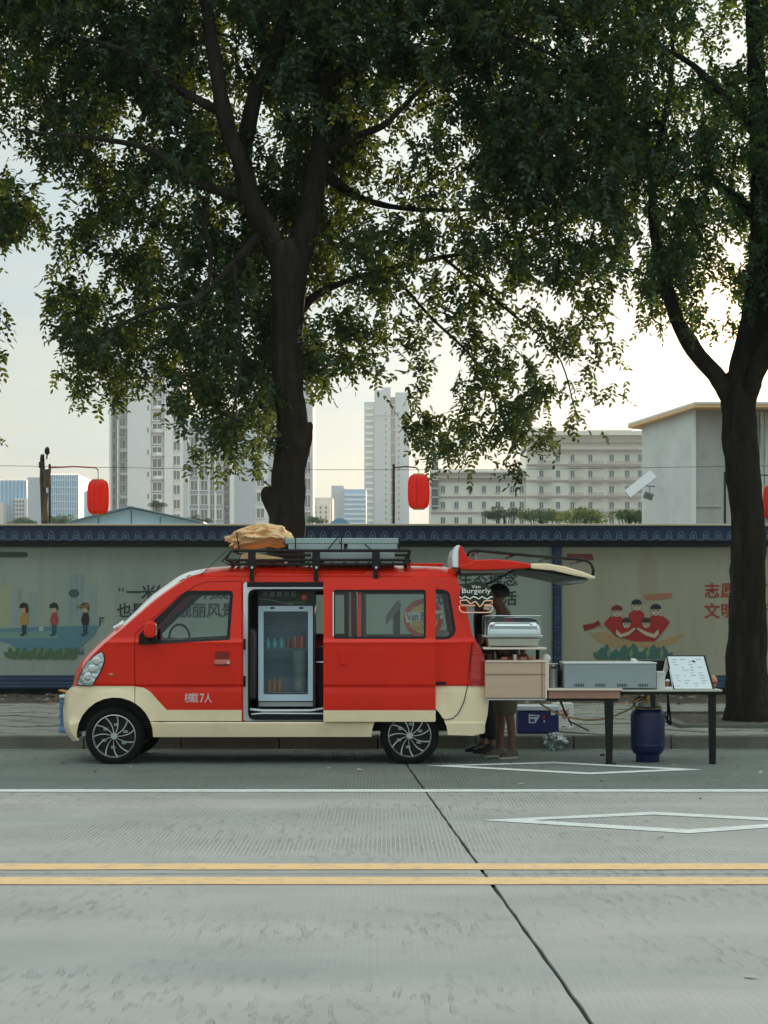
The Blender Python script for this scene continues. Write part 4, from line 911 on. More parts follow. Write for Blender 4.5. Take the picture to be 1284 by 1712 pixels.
# handles
hf = round_corners([(357,1087),(386,1087),(386,1116),(357,1116)], 4)
H1 = sheet('door_handle', hf, [inset(hf, 1.8)], [M_red], parent=FD, off=-.007, thick=.01, res=5, rows=())
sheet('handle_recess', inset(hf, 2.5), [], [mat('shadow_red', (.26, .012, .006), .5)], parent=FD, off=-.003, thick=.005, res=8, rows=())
MB().pbox(358, 1103, 385, 1111, 18.0-.022, .022).build('handle_grip', mat('handle_grip', (.60, .18, .13), .3, coat=.5), FD, bevel=.006)
MB().lathe([(0, -.006), (.012, -.005), (.014, 0)], VP(382, 1108, -.024), n=12, axis='Y').build('key_lock', M_chrome, FD)
hs_ = round_corners([(560,1086),(588,1086),(588,1116),(560,1116)], 5)
sheet('door_handle', hs_, [inset(hs_, 3)], [M_red], parent=SD, off=-.070, thick=.01, res=5, rows=())
MB().pbox(569, 1091, 578, 1112, 18.0-.082, .03).build('handle_grip', M_red, SD, bevel=.006)
# payload lettering
M_wp = mat('white_lettering', (.75, .72, .68), .6)
for s_, u in (('核', 315), ('载', 325.5), ('7', 337.5), ('人', 348)): text('payload_lettering', s_, VP(u, 1168, -.006), .095 if s_ != '7' else .115, M_wp, FD, scale=(.78, 1), bold=0)
# mirror
Mi = MB().prism([P(u, v, 17.84) for u, v in round_corners([(243,1041),(250,1037.5),(258,1039),(261,1046),(260,1062),(255,1067),(242,1066),(239.5,1056)], 4)], (0, .10, 0)).build('wing_mirror', M_red, VAN, bevel=.022, seg=4)
MB().pbox(258.8, 1043, 261.6, 1062, 17.865, .06).build('mirror_glass', M_chrome, Mi)
MB().prism([P(232, 1078, 17.985), P(233, 1060, 17.985), P(243, 1056, 17.985), P(262, 1066, 17.985), P(262, 1076, 17.985)], (0, -.03, 0)).build('mirror_base', M_black, Mi, bevel=.006)
MB().tube([P(250, 1068, 17.96), P(250, 1062, 17.9)], .03, n=8).build('mirror_stalk', M_black, Mi)
# wipers, fuel of small bits at the screen foot
MB().tube([P(196, 1052, 18.3), P(208, 1042, 18.35), P(230, 1020, 18.6)], .008, n=6).build('wiper', M_black, VAN)
MB().tube([P(190, 1050, 18.25), P(200, 1046, 18.25), P(206, 1039, 18.3)], [.015, .022, .012], n=8).build('wiper_pivot', M_jamb, VAN)
MB().tube([P(331, 966, 18.15), P(379, 921, 18.15)], .0035, n=5).build('aerial', M_black, VAN)
# rear closing panels
MB().box((X(800,18), 18.09, Z(1228,18)), (X(812,18), 19.51, Z(1150,18))).build('rear_bumper', M_cream, VAN, bevel=.02)
MB().box((X(748,18.3), 18.2, Z(962,18.3)), (X(762,18.3), 19.4, Z(951,18.3))).build('rear_header', M_red, VAN, bevel=.01)
for yy in (18.13, 19.43): MB().prism([(X(770,18), yy, Z(990,18)), (X(786,18), yy, Z(1066,18)), (X(800,18), yy, Z(1146,18)), (X(792,18), yy, Z(1146,18)), (X(778,18), yy, Z(1066,18)), (X(762,18), yy, Z(990,18))], (0, .04, 0)).build('rear_pillar_seal', M_black, VAN)
MB().box((X(770,18), 18.06, Z(1149,18)), (X(800,18), 19.52, Z(1143,18))).build('rear_sill', M_trim, VAN)
# sliding door rail on rear quarter
MB().pbox(729, 1140, 746, 1145, 17.995, .02).build('door_rail', M_black, VAN)
b = MB(); b.tube([VP(u, v, -.007) for u, v in ((789,1075),(785,1110),(781,1150),(775,1175),(766,1193),(757,1201),(745,1203.5),(736,1200))], .004, n=5); tag(b.build('power_lead', M_dark), 'thin dark lead hanging down the rear quarter beside the tail lamp', 'cable')
# interior
MB().tube([P(300+17*math.cos(a)*1.0, 1066-22*math.sin(a), 18.45+.19*math.cos(a+1.57)) for a in [2*math.pi*k/24 for k in range(25)]], .011, n=8).build('steering_wheel', M_trim, VAN, smooth=180)
MB().prism([P(236, 1078, 18.12), P(262, 1068, 18.12), P(292, 1072, 18.12), P(300, 1090, 18.12), P(300, 1180, 18.12), P(250, 1180, 18.12)], (0, 1.36, 0)).build('dashboard', M_trim, VAN, bevel=.02)
for yy in (18.25, 18.92):
    q = MB(); q.prism([P(388, 1128, yy), P(404, 1062, yy), P(412, 1050, yy), P(426, 1050, yy), P(430, 1062, yy), P(428, 1170, yy), P(396, 1170, yy)], (0, .44, 0)); q.prism([P(345, 1128, yy), P(405, 1134, yy), P(405, 1170, yy), P(345, 1165, yy)], (0, .44, 0))
    q.build('front_seat', mat('seat_leather', (.045, .042, .04), .4), VAN, bevel=.03, seg=3)
MB().pbox(417, 985, 433, 1190, 18.7, .06).build('cabin_partition', M_trim, VAN)
MB().pbox(531, 1082, 600, 1190, 18.42, .5).build('kitchen_cabinet', M_trim, VAN, bevel=.01)
MB().tube([P(526, 1185, 18.36), P(526, 1107, 18.36), P(541, 1107, 18.36)], .006, n=6).build('cabinet_rail', M_chrome, VAN)
MB().pbox(583.5, 985, 587, 1068, 18.9, .05).build('inner_post', M_jamb, VAN)
# ---- wheels
def wheel(cu, cv, yface, flip=1):
    c = P(cu, cv, 18.0); c.y = yface
    w = bpy.data.objects.new('wheel', None); COL.objects.link(w); w.parent = VAN; w.location = c-wloc(VAN)
    r = .270; f = flip
    MB().lathe([(.185, .03*f), (.196, .0), (.222, -.012*f), (.252, -.004*f), (.266, .018*f), (r, .04*f), (r, .13*f), (.264, .155*f), (.25, .17*f), (.19, .175*f)], c, n=48, axis='Y').build('tyre', M_rubber, w, smooth=35)
    MB().lathe([(.197, -.002*f), (.198, -.008*f), (.193, -.011*f), (.187, -.004*f), (.182, .03*f)], c, n=48, axis='Y').build('rim', M_alu, w, smooth=50)
    MB().lathe([(0, .05*f), (.175, .05*f), (.18, .03*f)], c, n=32, axis='Y').build('wheel_disc', M_dark, w, smooth=50)
    for k in range(6):
        a = 2*math.pi*k/6+.4; MB().box(c+Vector((math.cos(a)*.105-.02, .035*f, math.sin(a)*.105-.012)), c+Vector((math.cos(a)*.105+.02, .049*f, math.sin(a)*.105+.012))).build('disc_slot', M_bsteel, w)
    MB().lathe([(0, -.012*f), (.028, -.012*f), (.034, -.004*f), (.034, .03*f)], c, n=20, axis='Y').build('hub_cap', M_alu, w, smooth=50)
    b = MB(); n = 9; vs = []
    for i in range(n+1):
        t = i/n; rr_ = .03+.157*t; a = .30*t**1.5; wd = .0048+.0065*t
        for s_, dy in ((-1, -.006), (1, -.006), (1, .012), (-1, .012)):
            aa = a+s_*wd/rr_*.55; vs.append((math.cos(aa)*rr_, (dy+.004*math.sin(t*3))*f, math.sin(aa)*rr_))
    fs = [(i*4+q, i*4+(q+1) % 4, (i+1)*4+(q+1) % 4, (i+1)*4+q) for i in range(n) for q in range(4)]+[(3, 2, 1, 0), (n*4, n*4+1, n*4+2, n*4+3)]
    b.add([Vector(v)+c for v in vs], fs); sp = b.build('spoke', M_alu, w, smooth=40, loc=c)
    for k in range(1, 11):
        s2 = sp.copy(); COL.objects.link(s2); s2.parent = w; s2.rotation_euler = (0, 2*math.pi*k/11, 0)
wheel(190, 1231.3, 18.035); wheel(685, 1230.5, 18.045); wheel(190, 1231.3, 19.565, -1); wheel(685, 1230.5, 19.555, -1)
for cu in (190, 685):
    MB().lathe([(.05, 0), (.05, 1.3)], (X(cu, 18), 18.15, .27), n=10, axis='Y').build('axle', M_dark, VAN)
# ---- tailgate, raised
def solid(pts, Ya, d, name, m, parent, bevel=.008): return MB().prism([P(u, v, Ya) for u, v in pts], (0, d, 0)).build(name, m, parent, bevel=bevel)
TG = solid([(770,952),(767,945),(790,940),(790,936),(830,935),(860,938),(887,942),(887,950),(840,952),(795,953.5)], 18.10, 1.42, 'tailgate', M_red, VAN, .012)
solid([(767,950),(767,930),(768,914),(770,912.5),(773,914),(777,925),(784,933),(792,939),(792,946),(772,951)], 18.11, .05, 'tailgate_corner', M_red, TG); solid([(757,949),(756,930),(760,914),(767,911),(773,914),(777,925),(784,933),(792,939),(792,946),(772,951)], 19.45, .05, 'tailgate_corner', M_red, TG)
MB().prism([P(757, 948, 18.115), P(756, 930, 18.115), P(760, 915, 18.115), P(764, 911.5, 18.115), P(769, 911.5, 18.115), P(766.5, 920, 18.115), P(766.5, 949, 18.115)], (0, 1.36, 0)).build('tailgate_glass_end', M_jamb, TG, bevel=.006)
solid([(887.5,942),(915,942),(945,947),(975,956),(997,965),(992,968),(960,962),(925,954),(887.5,950.5)], 18.08, 1.46, 'tailgate_lower', M_cream, TG, .012)
M_under = mat('tailgate_lining', (.035, .04, .038), .5)
MB().prism([P(862, 953, 18.13), P(900, 953.5, 18.13), P(960, 964, 18.13), P(985, 968.5, 18.13), P(950, 971.5, 18.13), P(910, 963, 18.13)], (0, 1.36, 0)).build('tailgate_lining', M_under, TG, bevel=.01)
MB().prism([P(770, 953, 18.14), P(840, 953.5, 18.14), P(850, 957, 18.14), P(772, 958, 18.14)], (0, 1.34, 0)).build('tailgate_trim', mat('tailgate_trim', (.22, .22, .18), .6), TG)
solid([(942,970.5),(962,965),(985,970),(975,975),(955,975.5)], 18.14, 1.34, 'number_plate_panel', mat('grey_trim', (.2, .22, .2), .5), TG, .006)
for yy in (18.14, 19.40):
    MB().tube([P(781, 930, yy), P(785, 922.5, yy), P(795, 920, yy), P(815, 922, yy), P(900, 930, yy), P(970, 935.5, yy), P(982, 938, yy), P(989, 944, yy), P(992, 953, yy), P(991, 962, yy)], .014, n=8).build('ladder_rail', M_chrome if False else M_dark, TG, smooth=180)
for uu, v in ((800, 921), (860, 927), (920, 932), (975, 937)): MB().tube([P(uu, v, 18.14), (X(uu, 18.14), 19.40, Z(v, 18.14))], .012, n=8).build('ladder_rung', M_dark, TG, smooth=180)
MB().tube([P(795, 919, 18.2), P(795, 936, 18.2)], .008, n=6).build('ladder_foot', M_steel, TG)
for yy in (18.2, 19.4): MB().tube([P(860, 953, yy), P(815, 976, yy), P(790, 988, yy)], [.008, .012, .012], n=8).build('gas_strut', M_black, TG)
# ---- roof rack
RK = bpy.data.objects.new('roof_rack', None); COL.objects.link(RK); RK.parent = VAN; RK.location = P(528, 942, YM)-wloc(VAN)
def railloop(v, u0, u1, r, y0=18.10, y1=19.50):
    def q(u, y): p = P(u, v, 18.1); p.y = y; return p
    c = .06
    return MB().tube([q(u0+4, y0), q(u1-4, y0), q(u1, y0+c), q(u1, y1-c), q(u1-4, y1), q(u0+4, y1), q(u0, y1-c), q(u0, y0+c), q(u0+4, y0)], r, n=8, cap=False)
railloop(920.5, 388, 686, .013).build('upper_rail', M_dark, RK, smooth=180); railloop(936.5, 378, 686, .012).build('lower_rail', M_dark, RK, smooth=180); railloop(943.5, 384, 680, .012).build('base_rail', M_dark, RK, smooth=180)
for yy in (18.1, 19.5):
    for pts in (((388,920.5),(371,939),(386,944)), ((386,921),(378,937)), ((686,920),(682,943)), ((676,936),(684,922),(678,921))):
        MB().tube([P(u, v, 18.1)+Vector((0, yy-18.1, 0)) for u, v in pts], .010, n=6).build('end_strut', M_dark, RK)
for k in range(15): u = 392+k*20.4; p = P(u, 941, 18.1); MB().box((p.x-.012, 18.1, p.z-.008), (p.x+.012, 19.5, p.z+.008)).build('cross_slat', M_dark, RK)
for u in (421, 528.5, 628.5):
    for yy in (18.07, 19.5):
        q = MB(); p0 = P(u, 0, 18.07)
        q.box((X(u-6.5, 18.07), yy, Z(951, 18.07)), (X(u+6.5, 18.07), yy+.03, Z(922, 18.07))); q.box((X(u-3.8, 18.07), yy+(.005 if yy < 19 else -.02), Z(972, 18.07)), (X(u+3.8, 18.07), yy+.025, Z(951, 18.07)-.0005))
        q.build('rack_foot', M_black, RK, bevel=.005)
    MB().lathe([(0, -.012), (.012, -.01), (.014, 0)], P(u+.5, 949, 18.07), n=10, axis='Y').build('rack_bolt', M_chrome, RK)
tag(MB().pbox(476, 899.5, 666, 909, 18.25, .75).build('folded_table', mat('grey_board', (.34, .42, .42), .6, var=.1), bevel=.006), 'uppermost grey folded board strapped on the roof rack', 'folded table', 'grey boards on the roof rack')
tag(MB().pbox(482, 910, 575, 919, 18.2, .7).build('folded_table', MATS['grey_board'], bevel=.006), 'shorter grey folded board beside the tan tarpaulin on the rack', 'folded table', 'grey boards on the roof rack')
tag(MB().pbox(581, 910, 664, 918.5, 18.22, .68).build('folded_table', MATS['grey_board'], bevel=.006), 'grey folded board at the rear of the roof rack, under the uppermost board', 'folded table', 'grey boards on the roof rack')
tag(MB().pbox(520, 924, 660, 934.5, 18.16, .8).build('folded_table', MATS['grey_board'], bevel=.006), 'grey board lying lowest inside the roof rack rails', 'folded table', 'grey boards on the roof rack')
b = MB()
for pts, lb in ((((494,898),(494,920)), 'upright black strap at the front end of the grey boards'), (((547,920),(566,897),(569,910)), 'slanting black strap over the middle of the grey boards'), (((571,898),(571,937)), 'upright black strap in the middle of the grey boards'), (((668,898),(668,922)), 'black strap at the rear end of the grey boards'), (((610,910),(622,920)), 'short slack black strap end on the rear grey board')): tag(MB().tube([P(u, v, 18.17) for u, v in pts], .006, n=5).build('rack_strap', M_black), lb, 'strap', 'straps on the roof rack')
# tarpaulin
from mathutils import noise as NZ
b = MB(); n1, n2 = 72, 40; vs = []
for i in range(n2+1):
    th = math.pi*i/n2
    for j in range(n1):
        ph = 2*math.pi*j/n1
        d = Vector((math.sin(th)*math.cos(ph), math.sin(th)*math.sin(ph), math.cos(th)))
        s = math.copysign(abs(d.x)**.8, d.x), math.copysign(abs(d.y)**.8, d.y), math.copysign(abs(d.z)**.8, d.z)
        k = .92+.16*NZ.noise(d*1.7+Vector((3, 1, 0)))
        vd = NZ.voronoi(Vector((d.x*2.6+d.z*1.3, d.y*1.6, d.z*2.0-d.x*.9))+Vector((4, 2, 7)))[0]; vd2 = NZ.voronoi(d*5.2+Vector((1, 9, 2)))[0]
        k += .42*(vd[0]-.35)+.16*(vd2[0]-.35)
        x = s[0]*.285*k; y = s[1]*.42*k; z = s[2]*.10*k
        z += .035*math.exp(-((x-.08)/.16)**2)-.16*max(0, -x-.10)
        vs.append(P(432, 901, 18.62)+Vector((x+.0, y, z)))
fs = [(i*n1+j, (i+1)*n1+j, (i+1)*n1+(j+1) % n1, i*n1+(j+1) % n1) for i in range(n2) for j in range(n1)]
tag(b.add(vs, fs).build('tarpaulin', mat('tan_canvas', (.88, .58, .30), .8, var=.12, vs_=8, bump=.35, bs=30), smooth=28), 'crumpled tan tarpaulin bundled at the front of the roof rack', 'tarpaulin')
b = MB(); b.tube([P(398+2*math.sin(a*2), 906-18*math.sin(a), 18.52+.42*math.cos(a)) for a in [math.pi*k/12*2 for k in range(13)]], .006, n=5); tag(b.build('binding_cord', M_black), 'black cord looped round the tan tarpaulin', 'cord')
tag(MB().prism([P(u, v, 18.3) for u, v in ((400,936),(404,926),(420,923),(440,927),(470,932),(478,938),(440,939))], (0, .6, 0)).build('canvas_roll', MATS['tan_canvas'], bevel=.02), 'flattened roll of tan canvas lying between the roof rack rails', 'canvas')
# ================================================================== FRIDGE AND STALL
YF = 18.30
M_fd = mat('fridge_case', (.028, .045, .042), .35); M_ff = mat('fridge_door_frame', (.60, .78, .92), .35, coat=.3); M_fi = mat('fridge_lining', (.40, .50, .56), .5)
T = thing('drinks_fridge', P(478, 1186, YF+.2), 'tall glass-door drinks fridge with a pale frame, standing in the open sliding door', 'fridge')
b = MB(); D = .42
b.pbox(431, 984, 526, 1013, YF+.01, D); b.pbox(431, 1013.2, 436, 1182, YF+.01, D); b.pbox(521, 1013.2, 526, 1182, YF+.01, D); b.pbox(436.1, 1013.2, 520.9, 1182, YF+D-.02, .03); b.pbox(436.1, 1168, 520.9, 1182, YF+.01, D-.04)
b.build('fridge_case', M_fd, T)
MB().pbox(437, 1014, 520, 1167, YF+D-.05, .02).build('fridge_lining', M_fi, T)
DR = sheet('fridge_door', round_corners([(432,1013),(523,1013),(523,1172),(432,1172)], 2), [round_corners([(440.5,1022),(515,1022),(515,1161),(440.5,1161)], 2)], [M_ff], parent=T, flat=YF-.03, thick=.03, res=30, rows=())
MB().pbox(440.5, 1022, 515, 1161, YF-.012, .005).build('door_glass', glassmat('fridge_glass', (.86, .92, .95), .5, .06), DR)
MB().pbox(452, 1015, 459, 1018, YF-.035, .006).build('door_clip', M_dark, DR); MB().pbox(500, 1015, 507, 1018, YF-.035, .006).build('door_clip', M_dark, DR)
MB().pbox(433, 1174, 523, 1181, YF-.005, .01).build('kick_grille', M_bsteel, T)
hd = MB().pbox(432, 985, 525, 1012, YF-.006, .014).build('header_panel', mat('header_print', (.015, .03, .028), .35), T)
M_hw = mat('header_lettering', (.30, .38, .36), .5)
for k, ch in enumerate('冷藏展示柜'): text('header_lettering', ch, P(443+k*12, 994, YF-.009), .056, M_hw, hd)
MB().tube([P(433, 1001, YF-.009), P(450, 1002.5, YF-.009), P(470, 1007.5, YF-.009), P(490, 1010, YF-.009)], .004, n=5).build('header_stripe', M_hw, hd)
lf = MB()
for k in range(6): u = 480+k*5; lf.prism([P(u, 1009, YF-.008), P(u+3, 1005-k % 2*2, YF-.008), P(u+7, 1006, YF-.008), P(u+5, 1010, YF-.008)], (0, -.002, 0))
lf.build('header_leaves', mat('header_green', (.05, .16, .03), .5), hd)
MB().lathe([(0, -.014), (.03, -.012), (.034, 0)], P(508.5, 998, YF-.008), n=16, axis='Y').build('header_badge', mat('badge_red', (.65, .03, .06), .4), hd)
MB().lathe([(0, -.017), (.012, -.016), (.013, -.012)], P(508.5, 998, YF-.008), n=12, axis='Y').build('badge_dot', M_hw, hd)
for v in (1043.5, 1083.5, 1158):
    q = MB()
    for dv in (0, 3.5 if v < 1150 else 0): q.tube([P(441, v+dv, YF+.02), P(515, v+dv, YF+.02)], .0035, n=5)
    for k in range(26): u = 442+k*2.9; q.tube([P(u, v, YF+.02), P(u, v, YF+.02)+Vector((0, .33, 0))], .002, n=4)
    for k in range(14): u = 442+k*5.6; q.tube([P(u, v, YF+.018), P(u, v+3.5, YF+.018)], .002, n=4)
    q.build('wire_shelf', M_steel, T)
def zig(v0, v1, u):
    q = MB()
    for k in range(int((v1-v0)/4)): q.pbox(u, v0+k*4, u+1.6, v0+k*4+2, YF+.01, .01)
    return q
zig(1030, 1160, 438).build('shelf_rack', M_steel, T)
def bottle(cu, vb, h, r, col, cap, lab, Y=YF+.12, grp='bottles on the middle fridge shelf'):
    s = Y/F; c = P(cu, vb, Y); R_ = r*s; Hh = h*s
    t = thing('drink_bottle', c, lab, 'bottle', grp)
    MB().lathe([(0, 0), (R_, 0), (R_, Hh*.55), (R_*.9, Hh*.62), (R_*.38, Hh*.82), (R_*.38, Hh*.9)], c, n=14).build('bottle_body', mat('drink_%d_%d_%d' % tuple(int(x*99) for x in col), col, .15, coat=.6), t, smooth=50)
    MB().lathe([(R_*.42, Hh*.9), (R_*.42, Hh), (0, Hh)], c, n=10).build('bottle_cap', mat('cap_%d_%d_%d' % tuple(int(x*99) for x in cap), cap, .4), t, smooth=40)
tq = (.18, .62, .58); rd = (.80, .10, .04)
for k, (u, col, h, cap, lab) in enumerate(((448, tq, 18, (.3, .5, .48), 'turquoise drink bottle, first from the left on the middle shelf'), (459.5, tq, 17, (.2, .4, .4), 'turquoise drink bottle, second from the left on the middle shelf'), (471, tq, 18, (.15, .5, .4), 'turquoise drink bottle with green cap, third on the middle shelf'), (482, (.35, .09, .02), 18, (.6, .4, .2), 'orange-red drink bottle with cream cap in the middle of the shelf'), (493.5, rd, 24, (.03, .02, .02), 'tall red drink bottle, second from the right on the middle shelf'), (505, rd, 24, (.04, .02, .02), 'tall red drink bottle, rightmost on the middle shelf'))):
    bottle(u, 1083, h, 4.6, col, cap, lab)
for u, lab in ((450, 'amber bottle at the bottom left of the fridge'), (459, 'amber bottle second from the left at the fridge bottom'), (468, 'amber bottle third from the left at the fridge bottom')): bottle(u, 1157.5, 26, 4.2, (.55, .22, .06), (.4, .16, .04), lab, grp='amber bottles at the fridge bottom')
q = MB(); q.cur = 0
c = P(501, 1157, YF+.15); s = YF/F
q.lathe([(0, 0), (10*s, 0), (13*s, 30*s), (13.5*s, 68*s), (11*s, 72*s)], c, n=20); tag(q.build('sauce_tub', mat('cloudy_tub', (.30, .36, .31), .5, var=.25, vs_=14), smooth=50), 'tall cloudy tub standing at the right of the fridge bottom', 'tub')

# round shop sign seen through the rear windows
YS = 18.22; c = P(708, 1034, YS); s = YS/F
T = thing('round_sign', c, 'round orange and red Van Burger sign hanging behind the rear side windows', 'sign')
MB().lathe([(0, 0), (26*s, 0), (26*s, .02), (0, .02)], c, n=40, axis='Y').build('sign_disc', mat('sign_orange', (.95, .62, .14), .5), T)
MB().lathe([(25*s, -.004), (33*s, -.004), (33*s, .022), (25*s, .022)], c, n=40, axis='Y').build('sign_ring', mat('sign_red', (.75, .035, .02), .5), T)
MB().prism([P(u, v, YS-.015) for u, v in ((677,1024),(739,1020),(741,1034),(679,1041))], (0, .008, 0)).build('sign_banner', mat('sign_white', (.92, .9, .84), .5), T)
text('sign_lettering', 'Van Burger', P(709, 1030.5, YS-.02), .088, mat('sign_maroon', (.28, .02, .015), .5), T, scale=(.80, 1.15), bold=.0016, rotz=R(-3.5))
b = MB()
for k in range(5): b.tube([P(690+k*7, 1044+k % 2*3, YS-.008), P(695+k*7, 1052, YS-.008)], .003, n=4)
b.tube([P(693+30*i/10, 1014-6*math.sin(math.pi*i/10), YS-.008) for i in range(11)], .004, n=4); b.build('sign_drawing', MATS['sign_maroon'], T)
b = MB(); b.prism([P(u, v, 18.9) for u, v in ((660,1010),(666,1003),(672,1012),(664,1022),(650,1040),(646,1046),(645,1030))], (0, .05, 0)); tag(b.build('white_cloth', mat('white_cloth', (.55, .56, .54), .9), bevel=.01), 'white cloth hanging inside the van behind the rear window', 'cloth')
tag(MB().pbox(657, 1018, 669, 1066, 19.0, .12).build('storage_tube', M_trim), 'dark upright box inside the van behind the rear window', 'box')
tag(MB().prism([P(u, v, 18.8) for u, v in ((728,1056),(745,1053),(752,1058),(750,1066),(728,1067))], (0, .2, 0)).build('folded_napkins', MATS['white_cloth'], bevel=.02), 'white folded cloth on the counter inside the rear quarter window', 'cloth')

# neon style burger sign
YN = 17.93
T = thing('burger_sign', P(796, 998, YN), 'burger-shaped tube sign hanging at the rear corner of the van', 'sign')
M_n1 = mat('tube_peach', (.80, .50, .34), .3, emit=.18); M_n2 = mat('tube_white', (.75, .80, .70), .3, emit=.12); M_n3 = mat('tube_pink', (.80, .36, .28), .3, emit=.12)
def nt_tube(pts, m, r=.0055): MB().tube([P(u, v, YN) for u, v in pts], r, n=6).build('sign_tube', m, T, smooth=180)
dome = [(768.5, 994)]+[(796-27.5*math.cos(math.pi*k/16), 994-21.5*math.sin(math.pi*k/16)**.9) for k in range(17)]+[(823.5, 994), (768.5, 994)]
nt_tube(dome, M_n1)
nt_tube([(768, 998), (772, 1000.5), (777, 997), (781, 999), (786, 1001.5), (791, 997.5), (796, 999), (800, 1001.5), (806, 997.5), (811, 1000.5), (815, 1001.5), (819, 998.5), (824, 998)], M_n2)
nt_tube([(769, 1004), (780, 1003), (785, 1008), (788, 1009.5), (791, 1007), (795, 1005.5), (798, 1009), (802, 1014.5), (806, 1011), (809, 1005.5), (813, 1004), (823, 1004)], M_n1, .006)
nt_tube([(769, 1005), (770, 1010), (775, 1011.5), (794, 1012)], M_n3); nt_tube([(810, 1011), (820, 1011), (823, 1008), (823, 1005)], M_n3)
nt_tube([(768, 1013), (768, 1018), (771, 1022.5), (776, 1024), (816, 1024), (821, 1022.5), (823.5, 1018), (823.5, 1013), (810, 1012.5)], M_n1); nt_tube([(768, 1013), (795, 1013)], M_n3, .004)
MB().prism([P(u, v, YN+.02) for u, v in dome[1:-2]]+[P(823, 1012, YN+.02), P(769, 1012, YN+.02)], (0, .008, 0)).build('sign_backing', mat('smoked_backing', (.015, .016, .015), .3), T)
text('sign_lettering', 'Van', P(796, 981, YN+.005), .05, M_n2, T, scale=(1.1, .8)); text('sign_lettering', 'Burgerly', P(796, 988, YN+.005), .068, M_n2, T, scale=(1.15, .95))
text('sign_lettering', 'Fm', P(813, 1017.5, YN+.004), .04, M_n1, T)

# counter box, shelf, chafing dish
M_wd = mat('pinkish_ply', (.60, .43, .31), .6, var=.08, vs_=2.5, stretch=(1, 1, 5), dark=(.46, .32, .23), dscale=1.5, damt=.4); M_wl = mat('pale_edge', (.85, .72, .60), .6, var=.06); M_wb = mat('brown_apron', (.36, .19, .13), .55, var=.15, vs_=4)
T = thing('counter_box', P(862, 1168, 18.0), 'pinkish wooden counter box sticking out of the rear of the van', 'counter')
cb_ = MB().pbox(811, 1107, 912, 1167, 17.98, .55).build('box_panel', M_wd, T, bevel=.004)
MB().pbox(811, 1126.5, 911.5, 1128, 17.974, .006).build('panel_joint', M_wb, T); MB().pbox(905.5, 1108, 907, 1166.5, 17.974, .006).build('panel_joint', M_wb, T)
MB().pbox(812, 1104.5, 917, 1107, 17.97, .58).build('box_top', M_wl, T, bevel=.003); MB().pbox(912, 1107.2, 914.5, 1168, 17.97, .57).build('box_end', M_wl, T)
MB().pbox(813, 1168, 912, 1170.5, 17.99, .5).build('base_rail', M_steel, T)
MB().pbox(822, 1086, 826, 1104.5, 18.45, .03).build('shelf_support', M_dark, T); MB().pbox(896, 1086, 900, 1104.5, 18.45, .03).build('shelf_support', M_dark, T)
T = thing('serving_shelf', P(860, 1086, 18.0), 'pale narrow shelf carrying the steel chafing dish', 'shelf')
MB().pbox(808, 1082.5, 914, 1085.8, 17.97, .5).build('shelf_board', M_wl, T, bevel=.003)
for u in (812, 899): MB().pbox(u, 1086, u+3, 1104.2, 18.40, .03).build('shelf_leg', M_dark, T)
YC = 18.0
T = thing('chafing_dish', P(858, 1082, YC), 'shiny steel chafing dish with rounded lid on the rear shelf', 'chafing dish')
M_pan = mat('pan_steel', (.48, .47, .40), .38, metal=.6, var=.1)
MB().prism([P(u, v, YC) for u, v in ((814,1066.5),(903,1066.5),(900,1080.5),(817,1080.5))], (0, .38, 0)).build('water_pan', M_pan, T, bevel=.012)
MB().pbox(809, 1061.5, 908, 1066, YC-.02, .42).build('pan_rim', M_steel, T, bevel=.008)
MB().pbox(806, 1063, 809.5, 1065, YC+.1, .12).build('rim_handle', M_steel, T)
lid = MB(); n = 10; secs = []
for (g_, gy, vz) in ((0, 0, 1061), (.3, .8, 1054), (1.2, 4, 1047), (3, 9, 1041), (6, 15, 1036.5), (11, 23, 1033.5), (18, 32, 1031.8)):
    rr_ = []
    for (u, y) in round_rect(814+g_, gy, 904-g_, 72-gy*.3, 5, 4): p = P(u, vz, YC); rr_.append((p.x, YC+y*.0052, p.z))
    secs.append(rr_)
k = len(secs[0])
lid.v = [p for s_ in secs for p in s_]; lid.f = [(i*k+j, i*k+(j+1) % k, (i+1)*k+(j+1) % k, (i+1)*k+j) for i in range(len(secs)-1) for j in range(k)]+[tuple((len(secs)-1)*k+j for j in range(k))]; lid.m = [0]*len(lid.f)
lid.build('lid', M_chrome, T, smooth=60)
MB().tube([P(825, 1046, YC-.022), P(828, 1042, YC-.024), P(885, 1042, YC-.024), P(890, 1046, YC-.022)], .006, n=8).build('lid_handle', M_steel, T, smooth=180)
fr_ = MB(); fr_.tube([P(811, 1061, YC-.03), P(811, 1029.5, YC-.03), P(904, 1029.5, YC-.03), P(904, 1061, YC-.03)], .0045, n=6); fr_.tube([P(811, 1029.5, YC-.03), P(811, 1029.5, YC-.03)+Vector((0, .42, 0)), P(904, 1029.5, YC-.03)+Vector((0, .42, 0)), P(904, 1029.5, YC-.03)], .0045, n=6)
for u in (811, 904): fr_.tube([P(u, 1029.5, YC-.03)+Vector((0, .42, 0)), P(u, 1061, YC-.03)+Vector((0, .42, 0))], .0045, n=6)
fr_.build('sneeze_guard_frame', M_steel, T)
MB().pbox(811.5, 1030, 903.5, 1061, YC-.031, .002).build('sneeze_guard', glassmat('clear_guard', (.95, .97, .97), .7, .1), T)
for u in (818, 897): MB().tube([P(u, 1080, YC+.03), P(u, 1082.4, YC+.03)], .012, n=8).build('dish_foot', M_steel, T)

